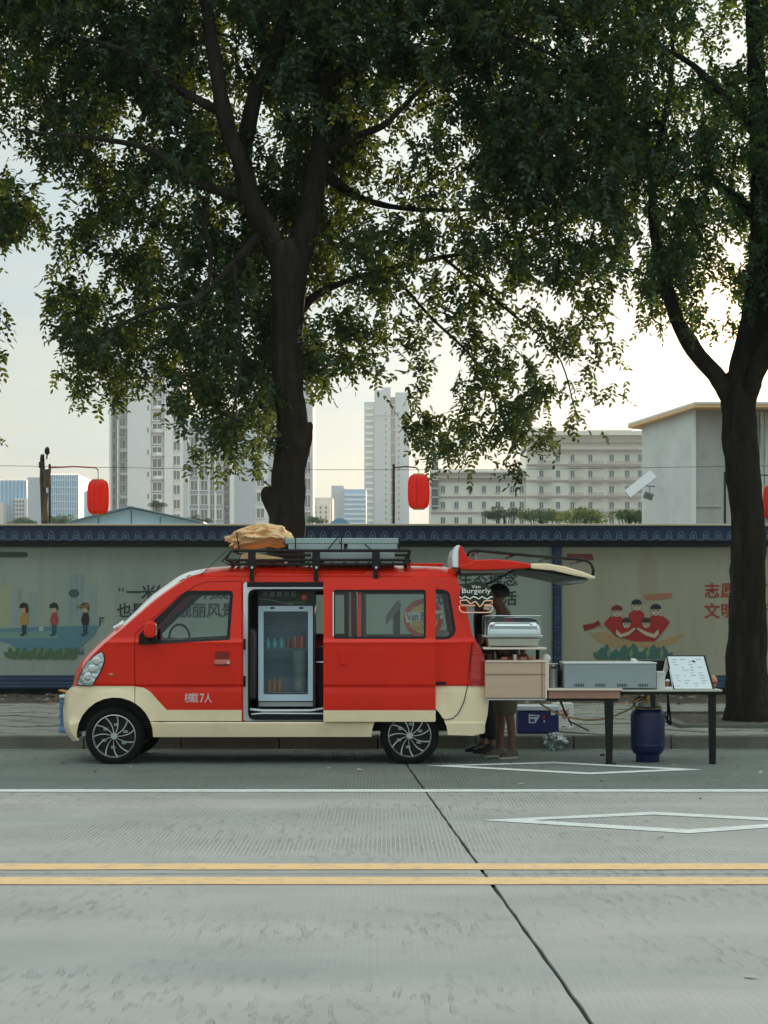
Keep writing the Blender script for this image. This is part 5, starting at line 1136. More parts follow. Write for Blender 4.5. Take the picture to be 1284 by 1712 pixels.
for k, (u, r_, col, lb) in enumerate(((843, 6, (.55, .22, .16), 'reddish patty lying on the counter box, left of the white cup'), (874, 7, (.60, .28, .20), 'pinkish patty on the counter box, right of the hands'), (889, 6, (.62, .30, .2), 'smaller pinkish patty on the counter box, nearest its right end'))):
    tag(MB().lathe([(0, 0), (r_*.9/183, .003), (r_/183, .018), (r_*.8/183, .032), (0, .036)], P(u, 1104.3, 18.12+k*.03), n=16).build('burger_patty', mat('patty_%d' % k, col, .6, var=.3, vs_=40), smooth=180), lb, 'food', 'patties on the counter box')
tag(MB().lathe([(0, 0), (.013, 0), (.018, .055), (0, .055)], P(861, 1104.3, 18.1), n=14).build('paper_cup', mat('paper_white', (.8, .8, .76), .6), smooth=50), 'small white cup on the counter box under the shelf', 'cup')
# wooden tray on a post, with pot, utensils and grill
T = thing('wooden_tray_stand', P(1018, 1278, 18.05), 'long shallow wooden tray with a pale rim on a thick black post', 'counter')
MB().pbox(917, 1151, 1041, 1154.5, 17.97, .62).build('tray_board', M_wl, T, bevel=.003); MB().pbox(917, 1154.7, 1037, 1168, 17.99, .56).build('tray_apron', M_wb, T, bevel=.004)
MB().pbox(914.8, 1107, 917.6, 1154.4, 17.97, .6).build('tray_end', M_wl, T, bevel=.003); MB().pbox(917, 1168.2, 1034, 1172, 18.02, .5).build('tray_skid', M_dark, T)
MB().prism([P(u, v, 18.0) for u, v in ((1011.5,1172.5),(1026,1172.5),(1024,1276),(1014.5,1276))], (0, .075, 0)).build('post', M_black, T, bevel=.006)
for u, v in ((1003, 1262), (1012, 1276)): MB().tube([P(u, v, 18.02), P(u+8, v, 18.02)], .012, n=6).build('post_bolt', M_black, T)
MB().tube([P(1016, 1277, 18.0), P(1030, 1277, 18.0)], .012, n=6).build('post_foot', M_black, T)
c = P(925, 1151, 18.15); s = 18.15/F
T = thing('steel_pot', c, 'narrow steel pot capped by a shallow bowl, between counter box and grill', 'pot')
MB().lathe([(0, 0), (7.5*s, 0), (7.5*s, 31*s), (8.5*s, 33*s), (7*s, 33*s)], c, n=20).build('pot_body', M_bsteel, T, smooth=50)
MB().lathe([(3*s, 33.5*s), (7*s, 36*s), (10.5*s, 41*s), (10.8*s, 42*s), (0, 40*s)], c, n=20).build('pot_bowl', M_steel, T, smooth=50)
c = P(937.5, 1151, 18.25)
T = thing('utensil_holder', c, 'black utensil holder with tools beside the grill', 'holder')
MB().lathe([(0, 0), (6*s, 0), (6.5*s, 30*s), (5*s, 30*s)], c, n=14).build('holder_body', M_dark, T, smooth=50)
for du, dv, m in ((-4, -48, M_dark), (3, -45, M_steel), (6, -40, M_dark)): MB().tube([c+Vector((0, 0, 20*s)), P(937.5+du, 1151+dv, 18.25)], .008, n=6).build('utensil', m, T)
tag(MB().sphere(P(913, 1101, 18.2), .045, sc=(1.0, 1, .95)).build('plastic_bag', mat('white_film', (.7, .7, .68), .4)), 'small white bundle on the right end of the counter box', 'bag')
YGr = 17.98
T = thing('flat_top_grill', P(1020, 1151, YGr), 'long grey steel griddle with four groups of vent slots on the tables', 'grill')
GB = MB().pbox(943.5, 1109.5, 1097, 1151, YGr, .5).build('grill_case', mat('grill_grey', (.33, .39, .42), .42, metal=.35, var=.06, vs_=3), T, bevel=.006)
MB().pbox(942, 1107.5, 1098, 1109.3, YGr-.01, .52).build('grill_rim', M_jamb, T); MB().pbox(943.6, 1120, 1096.9, 1121, YGr-.003, .003).build('case_seam', M_bsteel, T); MB().pbox(943.6, 1115.5, 1096.9, 1116.1, YGr-.003, .003).build('case_seam', M_bsteel, T)
for u0 in (960.5, 995.5, 1032, 1067.5):
    for k in range(6): MB().pbox(u0+k*2.9, 1143.2, u0+k*2.9+1.3, 1148, YGr-.004, .004).build('vent_slot', M_dark, GB)
MB().pbox(1094.5, 1110.5, 1096.5, 1150, YGr-.004, .004).build('case_edge', M_bsteel, GB)
tag(MB().tube([P(1055, 1102.5, 18.3), P(1060, 1104, 18.3), P(1066, 1106.5, 18.3)], [.014, .018, .012], n=8).build('spatula', mat('cream_plastic', (.75, .72, .65), .4), smooth=180), 'cream-handled spatula lying on the back of the grill', 'spatula')
tag(MB().pbox(1072, 1103.5, 1121, 1148, 18.46, .22).build('black_crate', M_dark, bevel=.01), 'black storage box behind the grill and the menu board', 'box')
# folding table
T = thing('folding_table', P(1150, 1278, 18.2), 'white-topped folding table with black legs at the right of the stall', 'table')
MB().box((X(1038, 17.99), 17.98, Z(1156.5, 17.98)), (X(1208, 17.98), 18.56, Z(1153, 17.98))).build('table_top', mat('table_white', (.55, .54, .48), .5, var=.08), T, bevel=.005)
MB().pbox(1042, 1157, 1200, 1161, 18.02, .5).build('table_frame', M_dark, T)
MB().prism([P(u, v, 18.02) for u, v in ((1185,1161.2),(1197.5,1161.2),(1197,1278),(1187,1278))], (0, .06, 0)).build('leg', M_black, T, bevel=.005)
MB().prism([P(u, v, 18.02) for u, v in ((1088,1161.2),(1096,1161.2),(1096,1184),(1089,1184))], (0, .05, 0)).build('leg_bracket', M_black, T)
for pts in (((1116,1161),(1122,1211)), ((1117,1161),(1116,1209),(1122,1212)), ((1108,1192),(1122,1211))): MB().tube([P(u, v, 18.5) for u, v in pts], .010, n=6).build('leg', M_black, T)
T = thing('folding_stool', P(945, 1198, 20.6), 'thin black-legged stand behind the cool box', 'stand')
for pts in (((938,1172),(946,1196)), ((936,1172),(956,1213)), ((950,1205),(985,1222))): MB().tube([P(u, v, 20.6) for u, v in pts], .009, n=6).build('leg', M_black, T)
# menu and boxes
T = thing('menu_board', P(1156, 1153, 18.1), 'white menu board leaning on a black stand on the table', 'menu')
s = 18.1/F
mp_ = [P(1116,1097.5,18.28), P(1176,1097.5,18.28), P(1191,1151.5,18.06), P(1128,1151.5,18.06)]
MB().prism([p+Vector((0,-.002,0)) for p in mp_], (0, .012, 0)).build('menu_sheet', mat('menu_white', (.74, .80, .84), .35, var=.04), T)
MB().prism([P(1113.5,1095.5,18.30), P(1179,1095.5,18.30), P(1195,1152.5,18.085), P(1126,1152.5,18.085)], (0, .015, 0)).build('menu_backing', M_dark, T)
MB().prism([P(1114,1099,18.3), P(1119,1112,18.3), P(1106,1152,18.3), P(1101,1152,18.3)], (0, .02, 0)).build('menu_prop', M_wl, T)
MB().prism([P(1119,1118,18.2), P(1124,1118,18.2), P(1131,1152,18.1), P(1110,1152,18.1), P(1113,1148,18.1), P(1124,1148,18.1)], (0, .015, 0)).build('menu_prop', M_jamb, T)
q = MB(); rr = random.Random(5)
def mq(a, b_):  # point on menu
    A = mp_[0].lerp(mp_[1], a); B = mp_[3].lerp(mp_[2], a); r_ = A.lerp(B, b_); r_.y -= .0045; return r_
for row in range(11):
    for colm in range(4):
        if rr.random() < .25: continue
        a0 = .08+colm*.22+rr.uniform(0, .04); a1 = a0+rr.uniform(.06, .16); v0 = .08+row*.082
        q.add([mq(a0, v0), mq(a1, v0), mq(a1, v0+.022), mq(a0, v0+.022)], [(0, 1, 2, 3)])
q.build('menu_print', mat('menu_ink', (.36, .46, .54), .5), T)
q = MB(); q.add([mq(.62, .13), mq(.70, .12), mq(.75, .17), mq(.69, .19)], [(0, 1, 2, 3)]); q.build('menu_mark', M_dark, T)
T = thing('small_card_box', P(1107, 1153, 18.05), 'small white printed card box beside the grill end', 'box')
MB().pbox(1097.8, 1122.5, 1112, 1152.5, 18.05, .12).build('box_body', mat('card_white', (.70, .68, .64), .6), T, bevel=.002)
MB().pbox(1099, 1126, 1110.5, 1127.2, 18.047, .003).build('box_print', MATS['menu_ink'], T); MB().pbox(1099, 1130, 1108, 1131, 18.047, .003).build('box_print', MATS['menu_ink'], T)
c = P(1191, 1152.5, 18.25); s = 18.25/F
T = thing('model_burger', c, 'round orange-brown burger ornament behind the menu board', 'ornament')
MB().sphere(c+Vector((0, 0, 13*s)), 8.5*s, sc=(1, 1, 1.35)).build('bun', mat('bun', (.62, .26, .10), .5, var=.2, vs_=14), T, smooth=180)
MB().lathe([(0, -2*s), (8.9*s, -1.5*s), (9.2*s, 0), (8.9*s, 2.0*s), (0, 2.4*s)], c+Vector((0, 0, 11*s)), n=18).build('filling', mat('filling', (.30, .04, .02), .5), T, smooth=60)
MB().lathe([(0, 0), (9*s, 0), (8.6*s, 1.2*s), (0, 1.4*s)], c, n=18).build('plate', M_jamb, T)
T = thing('sauce_cup', P(1115, 1153, 18.15), 'tiny brown sauce cup between the card box and the menu board', 'cup')
MB().lathe([(0, 0), (2.6*s, 0), (3.4*s, 14*s), (0, 14*s)], P(1116, 1153, 18.15), n=12).build('cup_body', mat('cup_brown', (.4, .12, .05), .4), T, smooth=50); MB().lathe([(3.6*s, 14*s), (3.9*s, 16*s), (0, 18*s)], P(1116, 1153, 18.15), n=12).build('cup_lid', M_jamb, T, smooth=50)
# gas cylinder
Yg = 18.34; c = P(1085, 1275, 18.25); c = Vector((c.x, Yg, 0)); s = 18.3/F
M_blue = mat('cylinder_blue', (.003, .009, .07), .45, coat=.2, var=.2, vs_=5, dark=(.01, .012, .05), dscale=3, damt=.6)
T = thing('gas_cylinder', (c.x, c.y, 0), 'dark blue gas cylinder with hose and valve on the road under the table', 'gas cylinder')
MB().lathe([(19.5*s, 0), (20*s, .5*s), (20*s, 15*s), (18*s, 15.5*s), (18*s, 0)], c, n=28).build('foot_ring', M_blue, T, smooth=50)
MB().lathe([(0, 9*s), (12*s, 9*s), (19*s, 11*s), (24*s, 15*s), (27.5*s, 21*s), (28.5*s, 30*s), (28.5*s, 74*s), (27.5*s, 82*s), (24*s, 88*s), (18*s, 92*s), (8*s, 95*s), (0, 95.5*s)], c, n=36).build('tank', M_blue, T, smooth=60)
for zz in (28, 78): MB().lathe([(28.4*s, (zz-1)*s), (28.9*s, zz*s), (28.4*s, (zz+1)*s)], c, n=36).build('weld_seam', M_blue, T, smooth=60)
MB().lathe([(17*s, 90*s), (18*s, 95*s), (17.5*s, 100*s), (15.5*s, 100*s), (15.5*s, 90*s)], c, n=20, a0=R(200), a1=R(340)).build('collar', mat('collar_grey', (.35, .33, .28), .4), T, smooth=50)
for du in (-17, 17): MB().tube([c+Vector((du*s, -.02, 92*s)), c+Vector((du*s*1.1, -.03, 98*s)), c+Vector((du*s*.75, -.03, 100*s))], .014, n=8).build('collar_grip', M_jamb, T, smooth=180)
M_br = mat('brass', (.55, .36, .12), .35, metal=.9)
MB().lathe([(0, 92*s), (4*s, 92*s), (3.4*s, 104*s), (5*s, 105*s), (5*s, 111*s), (2*s, 112*s), (0, 112*s)], c, n=12).build('valve', M_br, T, smooth=40)
MB().tube([c+Vector((-3*s, 0, 106*s)), c+Vector((-14*s, -.02, 106*s)), c+Vector((-23*s, -.03, 102*s)), c+Vector((-24*s, -.03, 94*s))], [.014, .022, .018, .012], n=10).build('regulator', M_br, T, smooth=180)
MB().tube([c+Vector((2*s, 0, 113*s)), c+Vector((9*s, -.02, 114*s)), c+Vector((14*s, -.02, 112*s))], [.02, .016, .012], n=8).build('valve_knob', M_jamb, T, smooth=180)
M_hose = mat('gas_hose', (.42, .27, .12), .45)
hp = [P(894,1168,18.3), P(905,1178,18.3), P(925,1190,18.3), P(950,1199.5,18.3), P(980,1204,18.3), P(1005,1203,18.3), P(1030,1196,18.3), P(1050,1187,18.28), P(1060,1181,18.25)]
MB().tube(hp, .009, n=8).build('hose', M_hose, T, smooth=180)
MB().tube([c+Vector((math.cos(a)*22*s, math.sin(a)*.12, (93-5*math.sin(-a))*s)) for a in [R(180+18*k) for k in range(11)]], .010, n=8).build('hose_loop', M_hose, T, smooth=180)
# cool box, card box, plastic bag, blue tub
Yb = 20.35; s = Yb/F
T = thing('cool_box', P(902, 1222, Yb), 'dark blue cool box with white lid on the kerb behind the stall', 'cool box')
z0 = ZK+.002; a = P(865.5, 0, Yb); b_ = P(934.5, 0, Yb)
MB().box((a.x, Yb, z0), (b_.x, Yb+.3, z0+.232)).build('box_body', mat('cool_box_blue', (.007, .015, .12), .45, var=.1), T, bevel=.012)
MB().box((a.x-.008, Yb-.01, z0+.234), (b_.x+.008, Yb+.31, z0+.285)).build('box_lid', mat('cool_box_white', (.62, .68, .68), .4), T, bevel=.01)
MB().box((X(921,Yb), Yb-.02, z0+.19), (X(928,Yb), Yb-.011, z0+.255)).build('lid_latch', MATS['cool_box_white'], T); 
lb = MB().prism([P(u, v, Yb-.002) for u, v in ((884,1194),(903,1196),(895,1209),(884,1209))], (0, -.002, 0)).build('box_label', MATS['cool_box_white'], T)
MB().pbox(886, 1197, 899, 1199, Yb-.007, .002).build('label_print', mat('label_navy', (.03, .06, .2), .5), T); MB().pbox(886, 1202, 894, 1207, Yb-.007, .002).build('label_print', MATS['label_navy'], T)
MB().prism([P(u, v, Yb-.002) for u, v in ((905,1201),(911,1194),(912,1200),(909,1203))], (0, -.002, 0)).build('label_print', mat('label_red', (.25, .03, .02), .5), T)
MB().lathe([(0, -.004), (.009, -.003), (.01, 0)], P(910, 1206, Yb-.001), n=10, axis='Y').build('drain_plug', MATS['cool_box_white'], T)
T = thing('white_card_box', P(948, 1208, 21.2), 'white cardboard box with red scribbled print, behind the cool box', 'box')
MB().box((X(925,21.2), 21.2, ZK+.002), (X(959,21.2), 21.45, Z(1176,21.2))).build('box_body', MATS['card_white'], T, bevel=.003)
MB().tube([P(u, v, 21.19) for u, v in ((937,1190),(941,1186),(944,1192),(940,1199),(946,1201),(950,1194),(947,1188),(951,1186))], .006, n=4).build('box_print', mat('print_red', (.5, .06, .04), .5), T)
b = MB(); n1, n2 = 26, 16; vs = []
cb2 = Vector((X(928, 19.9), 19.86, .085))
for i in range(n2+1):
    th = math.pi*i/n2
    for j in range(n1):
        ph = 2*math.pi*j/n1; d = Vector((math.sin(th)*math.cos(ph), math.sin(th)*math.sin(ph), math.cos(th)))
        k = 1+.5*NZ.noise(d*2.7)+.25*(1-abs(NZ.noise(d*6))*3); vs.append(cb2+Vector((d.x*.105*k, d.y*.07*k, max(-.083, d.z*.075*k))))
b.add(vs, [(i*n1+j, (i+1)*n1+j, (i+1)*n1+(j+1) % n1, i*n1+(j+1) % n1) for i in range(n2) for j in range(n1)])
tag(b.build('plastic_bag', glassmat('clear_film', (.62, .78, .78), 2.2, .9, .12), smooth=180), 'crumpled clear plastic bag lying in the gutter below the cool box', 'bag')
T = thing('blue_container', P(106, 1228, 20.5), 'blue plastic container standing on the pavement in front of the van nose', 'container')
M_bc = mat('container_blue', (.10, .20, .38), .45, var=.25, vs_=7, bump=.5, bs=9); a = X(94.5, 20.5)
MB().box((a+.03, 20.5, ZK+.001), (a+.21, 20.68, Z(1166, 20.5))).build('container_body', M_bc, T, bevel=.03)
MB().box((a+.02, 20.49, ZK+.001), (a+.26, 20.72, ZK+.08)).build('container_base', mat('container_base', (.14, .32, .52), .45, var=.2), T, bevel=.02); MB().box((a+.03, 20.48, Z(1167, 20.5)), (a+.23, 20.7, Z(1162, 20.5))).build('container_lid', M_jamb, T, bevel=.008)
for v in (1174, 1182, 1196, 1212): MB().box((a+.025, 20.49, Z(v+1.3, 20.5)), (a+.215, 20.692, Z(v, 20.5))).build('moulded_rib', M_bc, T)
tag(MB().prism([P(u, v, 20.8) for u, v in ((97,1153.5),(104,1153),(113,1155),(113,1159),(108,1158),(98,1155.5))], (0, .06, 0)).build('orange_scoop', mat('orange_plastic', (.75, .30, .06), .4), bevel=.006), 'small orange and yellow plastic piece just above the blue container', 'scoop')
MB().tube([P(112,1157,20.83), P(116,1180,20.9), P(116,1228,20.9)], .008, n=6).build('scoop_stick', M_pole, bpy.data.objects['orange_scoop'])
# litter
def leaf_mesh():
    b = MB(); b.add([(-.035,0,.004),(-.012,.016,.012),(.014,.014,.014),(.038,0,.006),(.014,-.014,.010),(-.012,-.016,.007)], [(0,5,1),(1,5,4,2),(2,4,3)]); return b
M_lit = mat('dry_leaf', (.50, .46, .36), .9, var=.3, vs_=6); M_lit2 = mat('dry_leaf_brown', (.22, .14, .07), .9)
base = leaf_mesh().build('fallen_leaf', M_lit); base['label'] = 'small pale dry leaf lying on the road or gutter'; base['category'] = 'leaf'; base['group'] = 'fallen leaves on the road'
base2 = leaf_mesh().build('fallen_leaf', M_lit2); base2['label'] = base['label']; base2['category'] = 'leaf'; base2['group'] = base['group']
spots = [(107,1276),(123,1259),(218,1283),(402,1280),(495,1258),(550,1285),(601,1288),(504,1299),(303,1285),(834,1290),(871,1312),(1007,1306),(1080,1373),(940,1393),(1170,1336),(1235,1282),(1246,1296),(1272,1292),(1150,1262),(1038,1260),(905,1282),(745,1256),(1208,1268),(1128,1279),(60,1268),(1104,1401),(1255,1636),(680,1262),(855,1277),(160,1292)]
for i, (u, v) in enumerate(spots):
    o = (base if i % 4 else base2) if i < 2 else (base if i % 4 else base2).copy()
    if i >= 2: COL.objects.link(o)
    p = G(u, v); o.location = (p.x, p.y, .001); o.rotation_euler = (rnd.uniform(-.3, .3), rnd.uniform(-.3, .3), rnd.uniform(0, 6.28)); sc_ = rnd.uniform(.6, 1.2); o.scale = (sc_, sc_, sc_)
# leaf litter and weeds on the soil strip (uncountable)
b = MB(); rr = random.Random(9); lf = leaf_mesh()
for k in range(2600):
    x = rr.uniform(-11, 11); y = rr.uniform(26.4, 29.55) if k % 3 else rr.uniform(20.3, 27)
    if 3.4 < x < 5.4 and rr.random() < .3: y = rr.uniform(21.5, 24)
    if k % 3 == 0 and rr.random() < .6: continue
    z = ZK+.02+(.02 if y > 27.2 else 0); a = rr.uniform(0, 6.28); s_ = rr.uniform(.5, 1.4); t = rr.uniform(-.5, .5)
    M_ = Matrix.Translation((x, y, z)) @ Matrix.Rotation(a, 4, 'Z') @ Matrix.Rotation(t, 4, 'X') @ Matrix.Scale(s_, 4)
    b.cur = 0 if rr.random() < .6 else 1
    b.add([M_ @ Vector(v) for v in lf.v], lf.f)
tag(b.build('leaf_litter', [M_lit2, mat('leaf_litter_pale', (.33, .27, .17), .9)]), kind='stuff')
# ================================================================== PEOPLE
M_skin = mat('skin_brown', (.22, .105, .06), .55, var=.08, vs_=20); M_hair = mat('hair_black', (.010, .009, .009), .5, bump=.4, bs=90)
def skinned(name, nodes, links, m, parent, sub=2, root=0):
    me = bpy.data.meshes.new(name); w = wloc(parent)
    me.from_pydata([tuple(Vector(n[0])-w) for n in nodes], links, []); me.materials.append(m)
    o = bpy.data.objects.new(name, me); COL.objects.link(o); o.parent = parent; o.location = (0, 0, 0)
    sk = o.modifiers.new('skin', 'SKIN'); sk.use_smooth_shade = True
    if not me.skin_vertices:
        bpy.context.view_layer.objects.active = o
    for i, n in enumerate(nodes):
        r = n[1]; me.skin_vertices[0].data[i].radius = (r, r) if not isinstance(r, tuple) else r
    me.skin_vertices[0].data[root].use_root = True
    sb = o.modifiers.new('sub', 'SUBSURF'); sb.levels = sub; sb.render_levels = sub
    # bake to plain mesh so that copies and checks see real geometry
    dg = bpy.context.evaluated_depsgraph_get(); me2 = bpy.data.meshes.new_from_object(o.evaluated_get(dg)); o.modifiers.clear(); o.data = me2; me2.name = name
    return o
def hand(o, wrist, d, up, m_list, curl=.5, s=1.0):
    """palm, four bent fingers and a thumb; returns nodes and links to add to the body skeleton"""
    d = d.normalized(); side = d.cross(up).normalized(); n = up.normalized()
    nodes = []; links = []
    palm = wrist+d*.045*s
    nodes.append((palm, .026*s)); nodes.append((wrist+d*.085*s, .024*s)); links.append((0, 1))
    for k, (off, ln) in enumerate(((-.030, .070), (-.010, .080), (.010, .074), (.029, .058))):
        b0 = wrist+d*.085*s+side*off*s; ln *= s
        p1 = b0+d*ln*.45-n*ln*.12*curl; p2 = p1+d*ln*.3-n*ln*.35*curl; p3 = p2+d*ln*.15-n*ln*.4*curl
        i = len(nodes); nodes += [(b0, .0095*s), (p1, .0088*s), (p2, .0080*s), (p3, .0066*s)]; links += [(1, i), (i, i+1), (i+1, i+2), (i+2, i+3)]
    i = len(nodes); t0 = wrist+d*.03*s-side*.028*s; nodes += [(t0, .012*s), (t0+d*.03*s-side*.022*s-n*.01*s, .0105*s), (t0+d*.055*s-side*.018*s-n*.03*s, .0085*s)]; links += [(0, i), (i, i+1), (i+1, i+2)]
    return nodes, links
def person(name_label, base, face, pose, clothes, lab):
    """face = +-1 : looks along +x or -x.  pose: dict of joints (metres, relative to base; x forward)"""
    t = thing('person', base, lab, 'person')
    B = Vector(base); W_ = lambda p: B+Vector((p[0]*face, p[1], p[2]))
    J = {k: W_(v) for k, v in pose.items()}
    nodes = []; links = []; ix = {}
    def nd(k, r): ix[k] = len(nodes); nodes.append((J[k], r)); return ix[k]
    nd('pelvis', (.125, .105)); nd('waist', (.115, .10)); nd('chest', (.135, .115)); nd('neck0', .058); nd('neck1', .052); nd('head0', .074); nd('head1', .092); nd('head2', .070)
    for a, b_ in (('pelvis','waist'),('waist','chest'),('chest','neck0'),('neck0','neck1'),('neck1','head0'),('head0','head1'),('head1','head2')): links.append((ix[a], ix[b_]))
    for s in 'LR':
        nd('hip'+s, .092); nd('knee'+s, .050); nd('calf'+s, .046); nd('ankle'+s, .031); nd('heel'+s, .036); nd('toe'+s, .030)
        nd('sho'+s, .058); nd('elb'+s, .042); nd('fore'+s, .038); nd('wri'+s, .026)
        for a, b_ in (('pelvis','hip'+s),('hip'+s,'knee'+s),('knee'+s,'calf'+s),('calf'+s,'ankle'+s),('ankle'+s,'heel'+s),('heel'+s,'toe'+s),('chest','sho'+s),('sho'+s,'elb'+s),('elb'+s,'fore'+s),('fore'+s,'wri'+s)): links.append((ix[a], ix[b_]))
        hn, hl_ = hand(t, J['wri'+s], J['wri'+s]-J['fore'+s], Vector((0, 0, 1)), None)
        o_ = len(nodes); nodes += hn; links += [(ix['wri'+s], o_)]+[(a+o_, b_+o_) for a, b_ in hl_]
    body_ = skinned('body', nodes, links, M_skin, t)
    hc = J['head1']; f = Vector((face, 0, 0)); dn = (J['neck1']-J['head1']).normalized()
    fw = (f-dn*f.dot(dn)).normalized(); sd = fw.cross(dn)
    # facial features
    b = MB(); b.prism([hc+fw*.088-sd*.013+dn*.035, hc+fw*.088+sd*.013+dn*.035, hc+fw*.083-dn*.02], fw*.0001); 
    b = MB(); b.tube([hc+fw*.080-dn*.018, hc+fw*.098+dn*.022, hc+fw*.108+dn*.036, hc+fw*.088+dn*.044], [.010, .014, .017, .010], n=8); b.build('nose', M_skin, body_, smooth=180)
    for s in (-1, 1):
        MB().sphere(hc+fw*.002+sd*s*.088+dn*.012, .022, sc=(.6, .35, 1)).build('ear', M_skin, body_, smooth=180)
        MB().sphere(hc+fw*.083+sd*s*.030-dn*.004, .011).build('eye', mat('eye', (.3, .28, .25), .2), body_, smooth=180)
    MB().tube([hc+fw*.082-sd*.024+dn*.068, hc+fw*.091+dn*.070, hc+fw*.082+sd*.024+dn*.068], .006, n=6).build('mouth', mat('lips', (.20, .06, .045), .5), body_, smooth=180)
    # hair: cap over top and back of the skull
    b = MB(); n1, n2 = 28, 18; vs = []
    for i in range(n2+1):
        th = math.pi*i/n2
        for j in range(n1):
            ph = 2*math.pi*j/n1; d = (-dn)*math.cos(th)+(fw*math.cos(ph)+sd*math.sin(ph))*math.sin(th)
            ff = d.dot(fw); dd = d.dot(dn); r = .104
            if ff > .25 and dd > -.35: r = .060
            elif dd > .45: r = .07
            r += .006*NZ.noise(d*9)
            vs.append(hc-fw*.010-dn*.012+d*r+fw*d.dot(fw)*.012)
    b.add(vs, [(i*n1+j, i*n1+(j+1) % n1, (i+1)*n1+(j+1) % n1, (i+1)*n1+j) for i in range(n2) for j in range(n1)]); b.build('hair', M_hair, t, smooth=180)
    # clothes
    sh, short, shoe, long_ = clothes
    nn = [(J['pelvis'], (.142, .122)), (J['waist'], (.138, .12)), (J['chest'], (.158, .135)), (J['chest'].lerp(J['neck0'], .75), .085)]; ll = [(0, 1), (1, 2), (2, 3)]
    for s in 'LR':
        i = len(nn); nn += [(J['sho'+s], .076), (J['sho'+s].lerp(J['elb'+s], .55), .062), (J['sho'+s].lerp(J['elb'+s], .8), .060)]; ll += [(2, i), (i, i+1), (i+1, i+2)]
    skinned('shirt', nn, ll, sh, t)
    nn = [(J['waist'].lerp(J['pelvis'], .6), (.142, .122)), (J['pelvis']+Vector((0, 0, -.02)), (.148, .128))]; ll = [(0, 1)]
    for s in 'LR':
        i = len(nn)
        if long_: nn += [(J['hip'+s], .106), (J['knee'+s], .074), (J['calf'+s], .066), (J['ankle'+s]+Vector((0, 0, .03)), .055)]; ll += [(1, i), (i, i+1), (i+1, i+2), (i+2, i+3)]
        else: nn += [(J['hip'+s], .112), (J['hip'+s].lerp(J['knee'+s], .5), .106), (J['knee'+s]+Vector((0, 0, -.07)), .084)]; ll += [(1, i), (i, i+1), (i+1, i+2)]
    skinned('trousers' if long_ else 'shorts', nn, ll, short, t)
    for s in 'LR':
        h_, to = J['heel'+s], J['toe'+s]; dxy = (to-h_).normalized(); sdw = Vector((-dxy.y, dxy.x, 0))
        b = MB(); vs = []; prof = [(-.045, .030, .080), (-.02, .040, .100), (.05, .042, .095), (.10, .046, .070), (.15, .044, .058), (.19, .024, .040)]
        for t_, w, h in prof:
            c = h_+dxy*t_; c.z = B.z
            for a in (0, 40, 90, 140, 180): vs.append(c+sdw*(math.cos(R(a))*w)+Vector((0, 0, .022+(h-.022)*math.sin(R(a)))))
        k = len(prof); b.add(vs, [(i*5+j, (i+1)*5+j, (i+1)*5+j+1, i*5+j+1) for i in range(k-1) for j in range(4)]+[(0, 1, 2, 3, 4), tuple((k-1)*5+j for j in (4, 3, 2, 1, 0))])
        so = b.build('shoe', shoe[0], t, smooth=60)
        b = MB(); ring = [h_+dxy*t_+sdw*w_*sg for sg in (1, -1) for (t_, w_) in (((-.05, .022), (-.02, .037), (.10, .043), (.16, .038), (.198, .014)) if sg > 0 else ((.198, .014), (.16, .038), (.10, .043), (-.02, .037), (-.05, .022)))]
        b.prism([(q.x, q.y, B.z+.002) for q in ring], (0, 0, .019)); b.build('shoe_sole', shoe[1], so)
    return t, J
yA = 18.86; bA = (X(848, yA), yA, 0)
poseA = dict(pelvis=(-.02,0,.86), waist=(.0,0,1.00), chest=(.02,0,1.22), neck0=(.05,0,1.40), neck1=(.075,0,1.46), head0=(.105,0,1.49), head1=(.095,0,1.55), head2=(.085,0,1.60),
    hipL=(-.02,-.09,.83), kneeL=(.0,-.10,.46), calfL=(-.03,-.10,.34), ankleL=(-.04,-.11,.085), heelL=(-.05,-.11,.045), toeL=(.05,-.22,.04),
    hipR=(-.02,.09,.83), kneeR=(.06,.11,.46), calfR=(.05,.11,.34), ankleR=(.07,.12,.085), heelR=(.06,.12,.045), toeR=(.17,.04,.04),
    shoL=(.0,-.17,1.31), elbL=(-.12,-.24,1.08), foreL=(-.13,-.32,1.04), wriL=(-.12,-.40,1.01),
    shoR=(.04,.17,1.31), elbR=(.10,.06,1.06), foreR=(.06,-.12,1.03), wriR=(.03,-.30,1.01))
M_sh1 = mat('dark_shirt', (.018, .018, .022), .9, var=.2); M_short = mat('olive_shorts', (.17, .15, .09), .9, var=.12, vs_=14, bump=.2); M_tr = mat('dark_trousers', (.018, .020, .024), .9, var=.2)
M_shoe = mat('beige_shoe', (.10, .08, .06), .7, var=.3, vs_=30); M_sole = mat('white_sole', (.55, .52, .46), .7); M_shoe2 = mat('black_shoe', (.015, .015, .016), .5)
pA, JA = person('a', bA, -1, poseA, (M_sh1, M_short, (M_shoe, M_sole), False), 'person in dark top, olive shorts and beige shoes bending over the rear counter')
a0 = JA['neck1']; 
MB().tube([JA['neck0']+Vector((.03, -.085, .07)), JA['neck0']+Vector((.07, -.10, .0)), JA['chest']+Vector((.05, -.15, .06)), JA['chest']+Vector((.11, -.14, -.10))], [.006, .010, .010, .010], n=6).build('apron_strap', M_sole, pA)
yB = 19.55; bB = (X(818, yB), yB, 0)
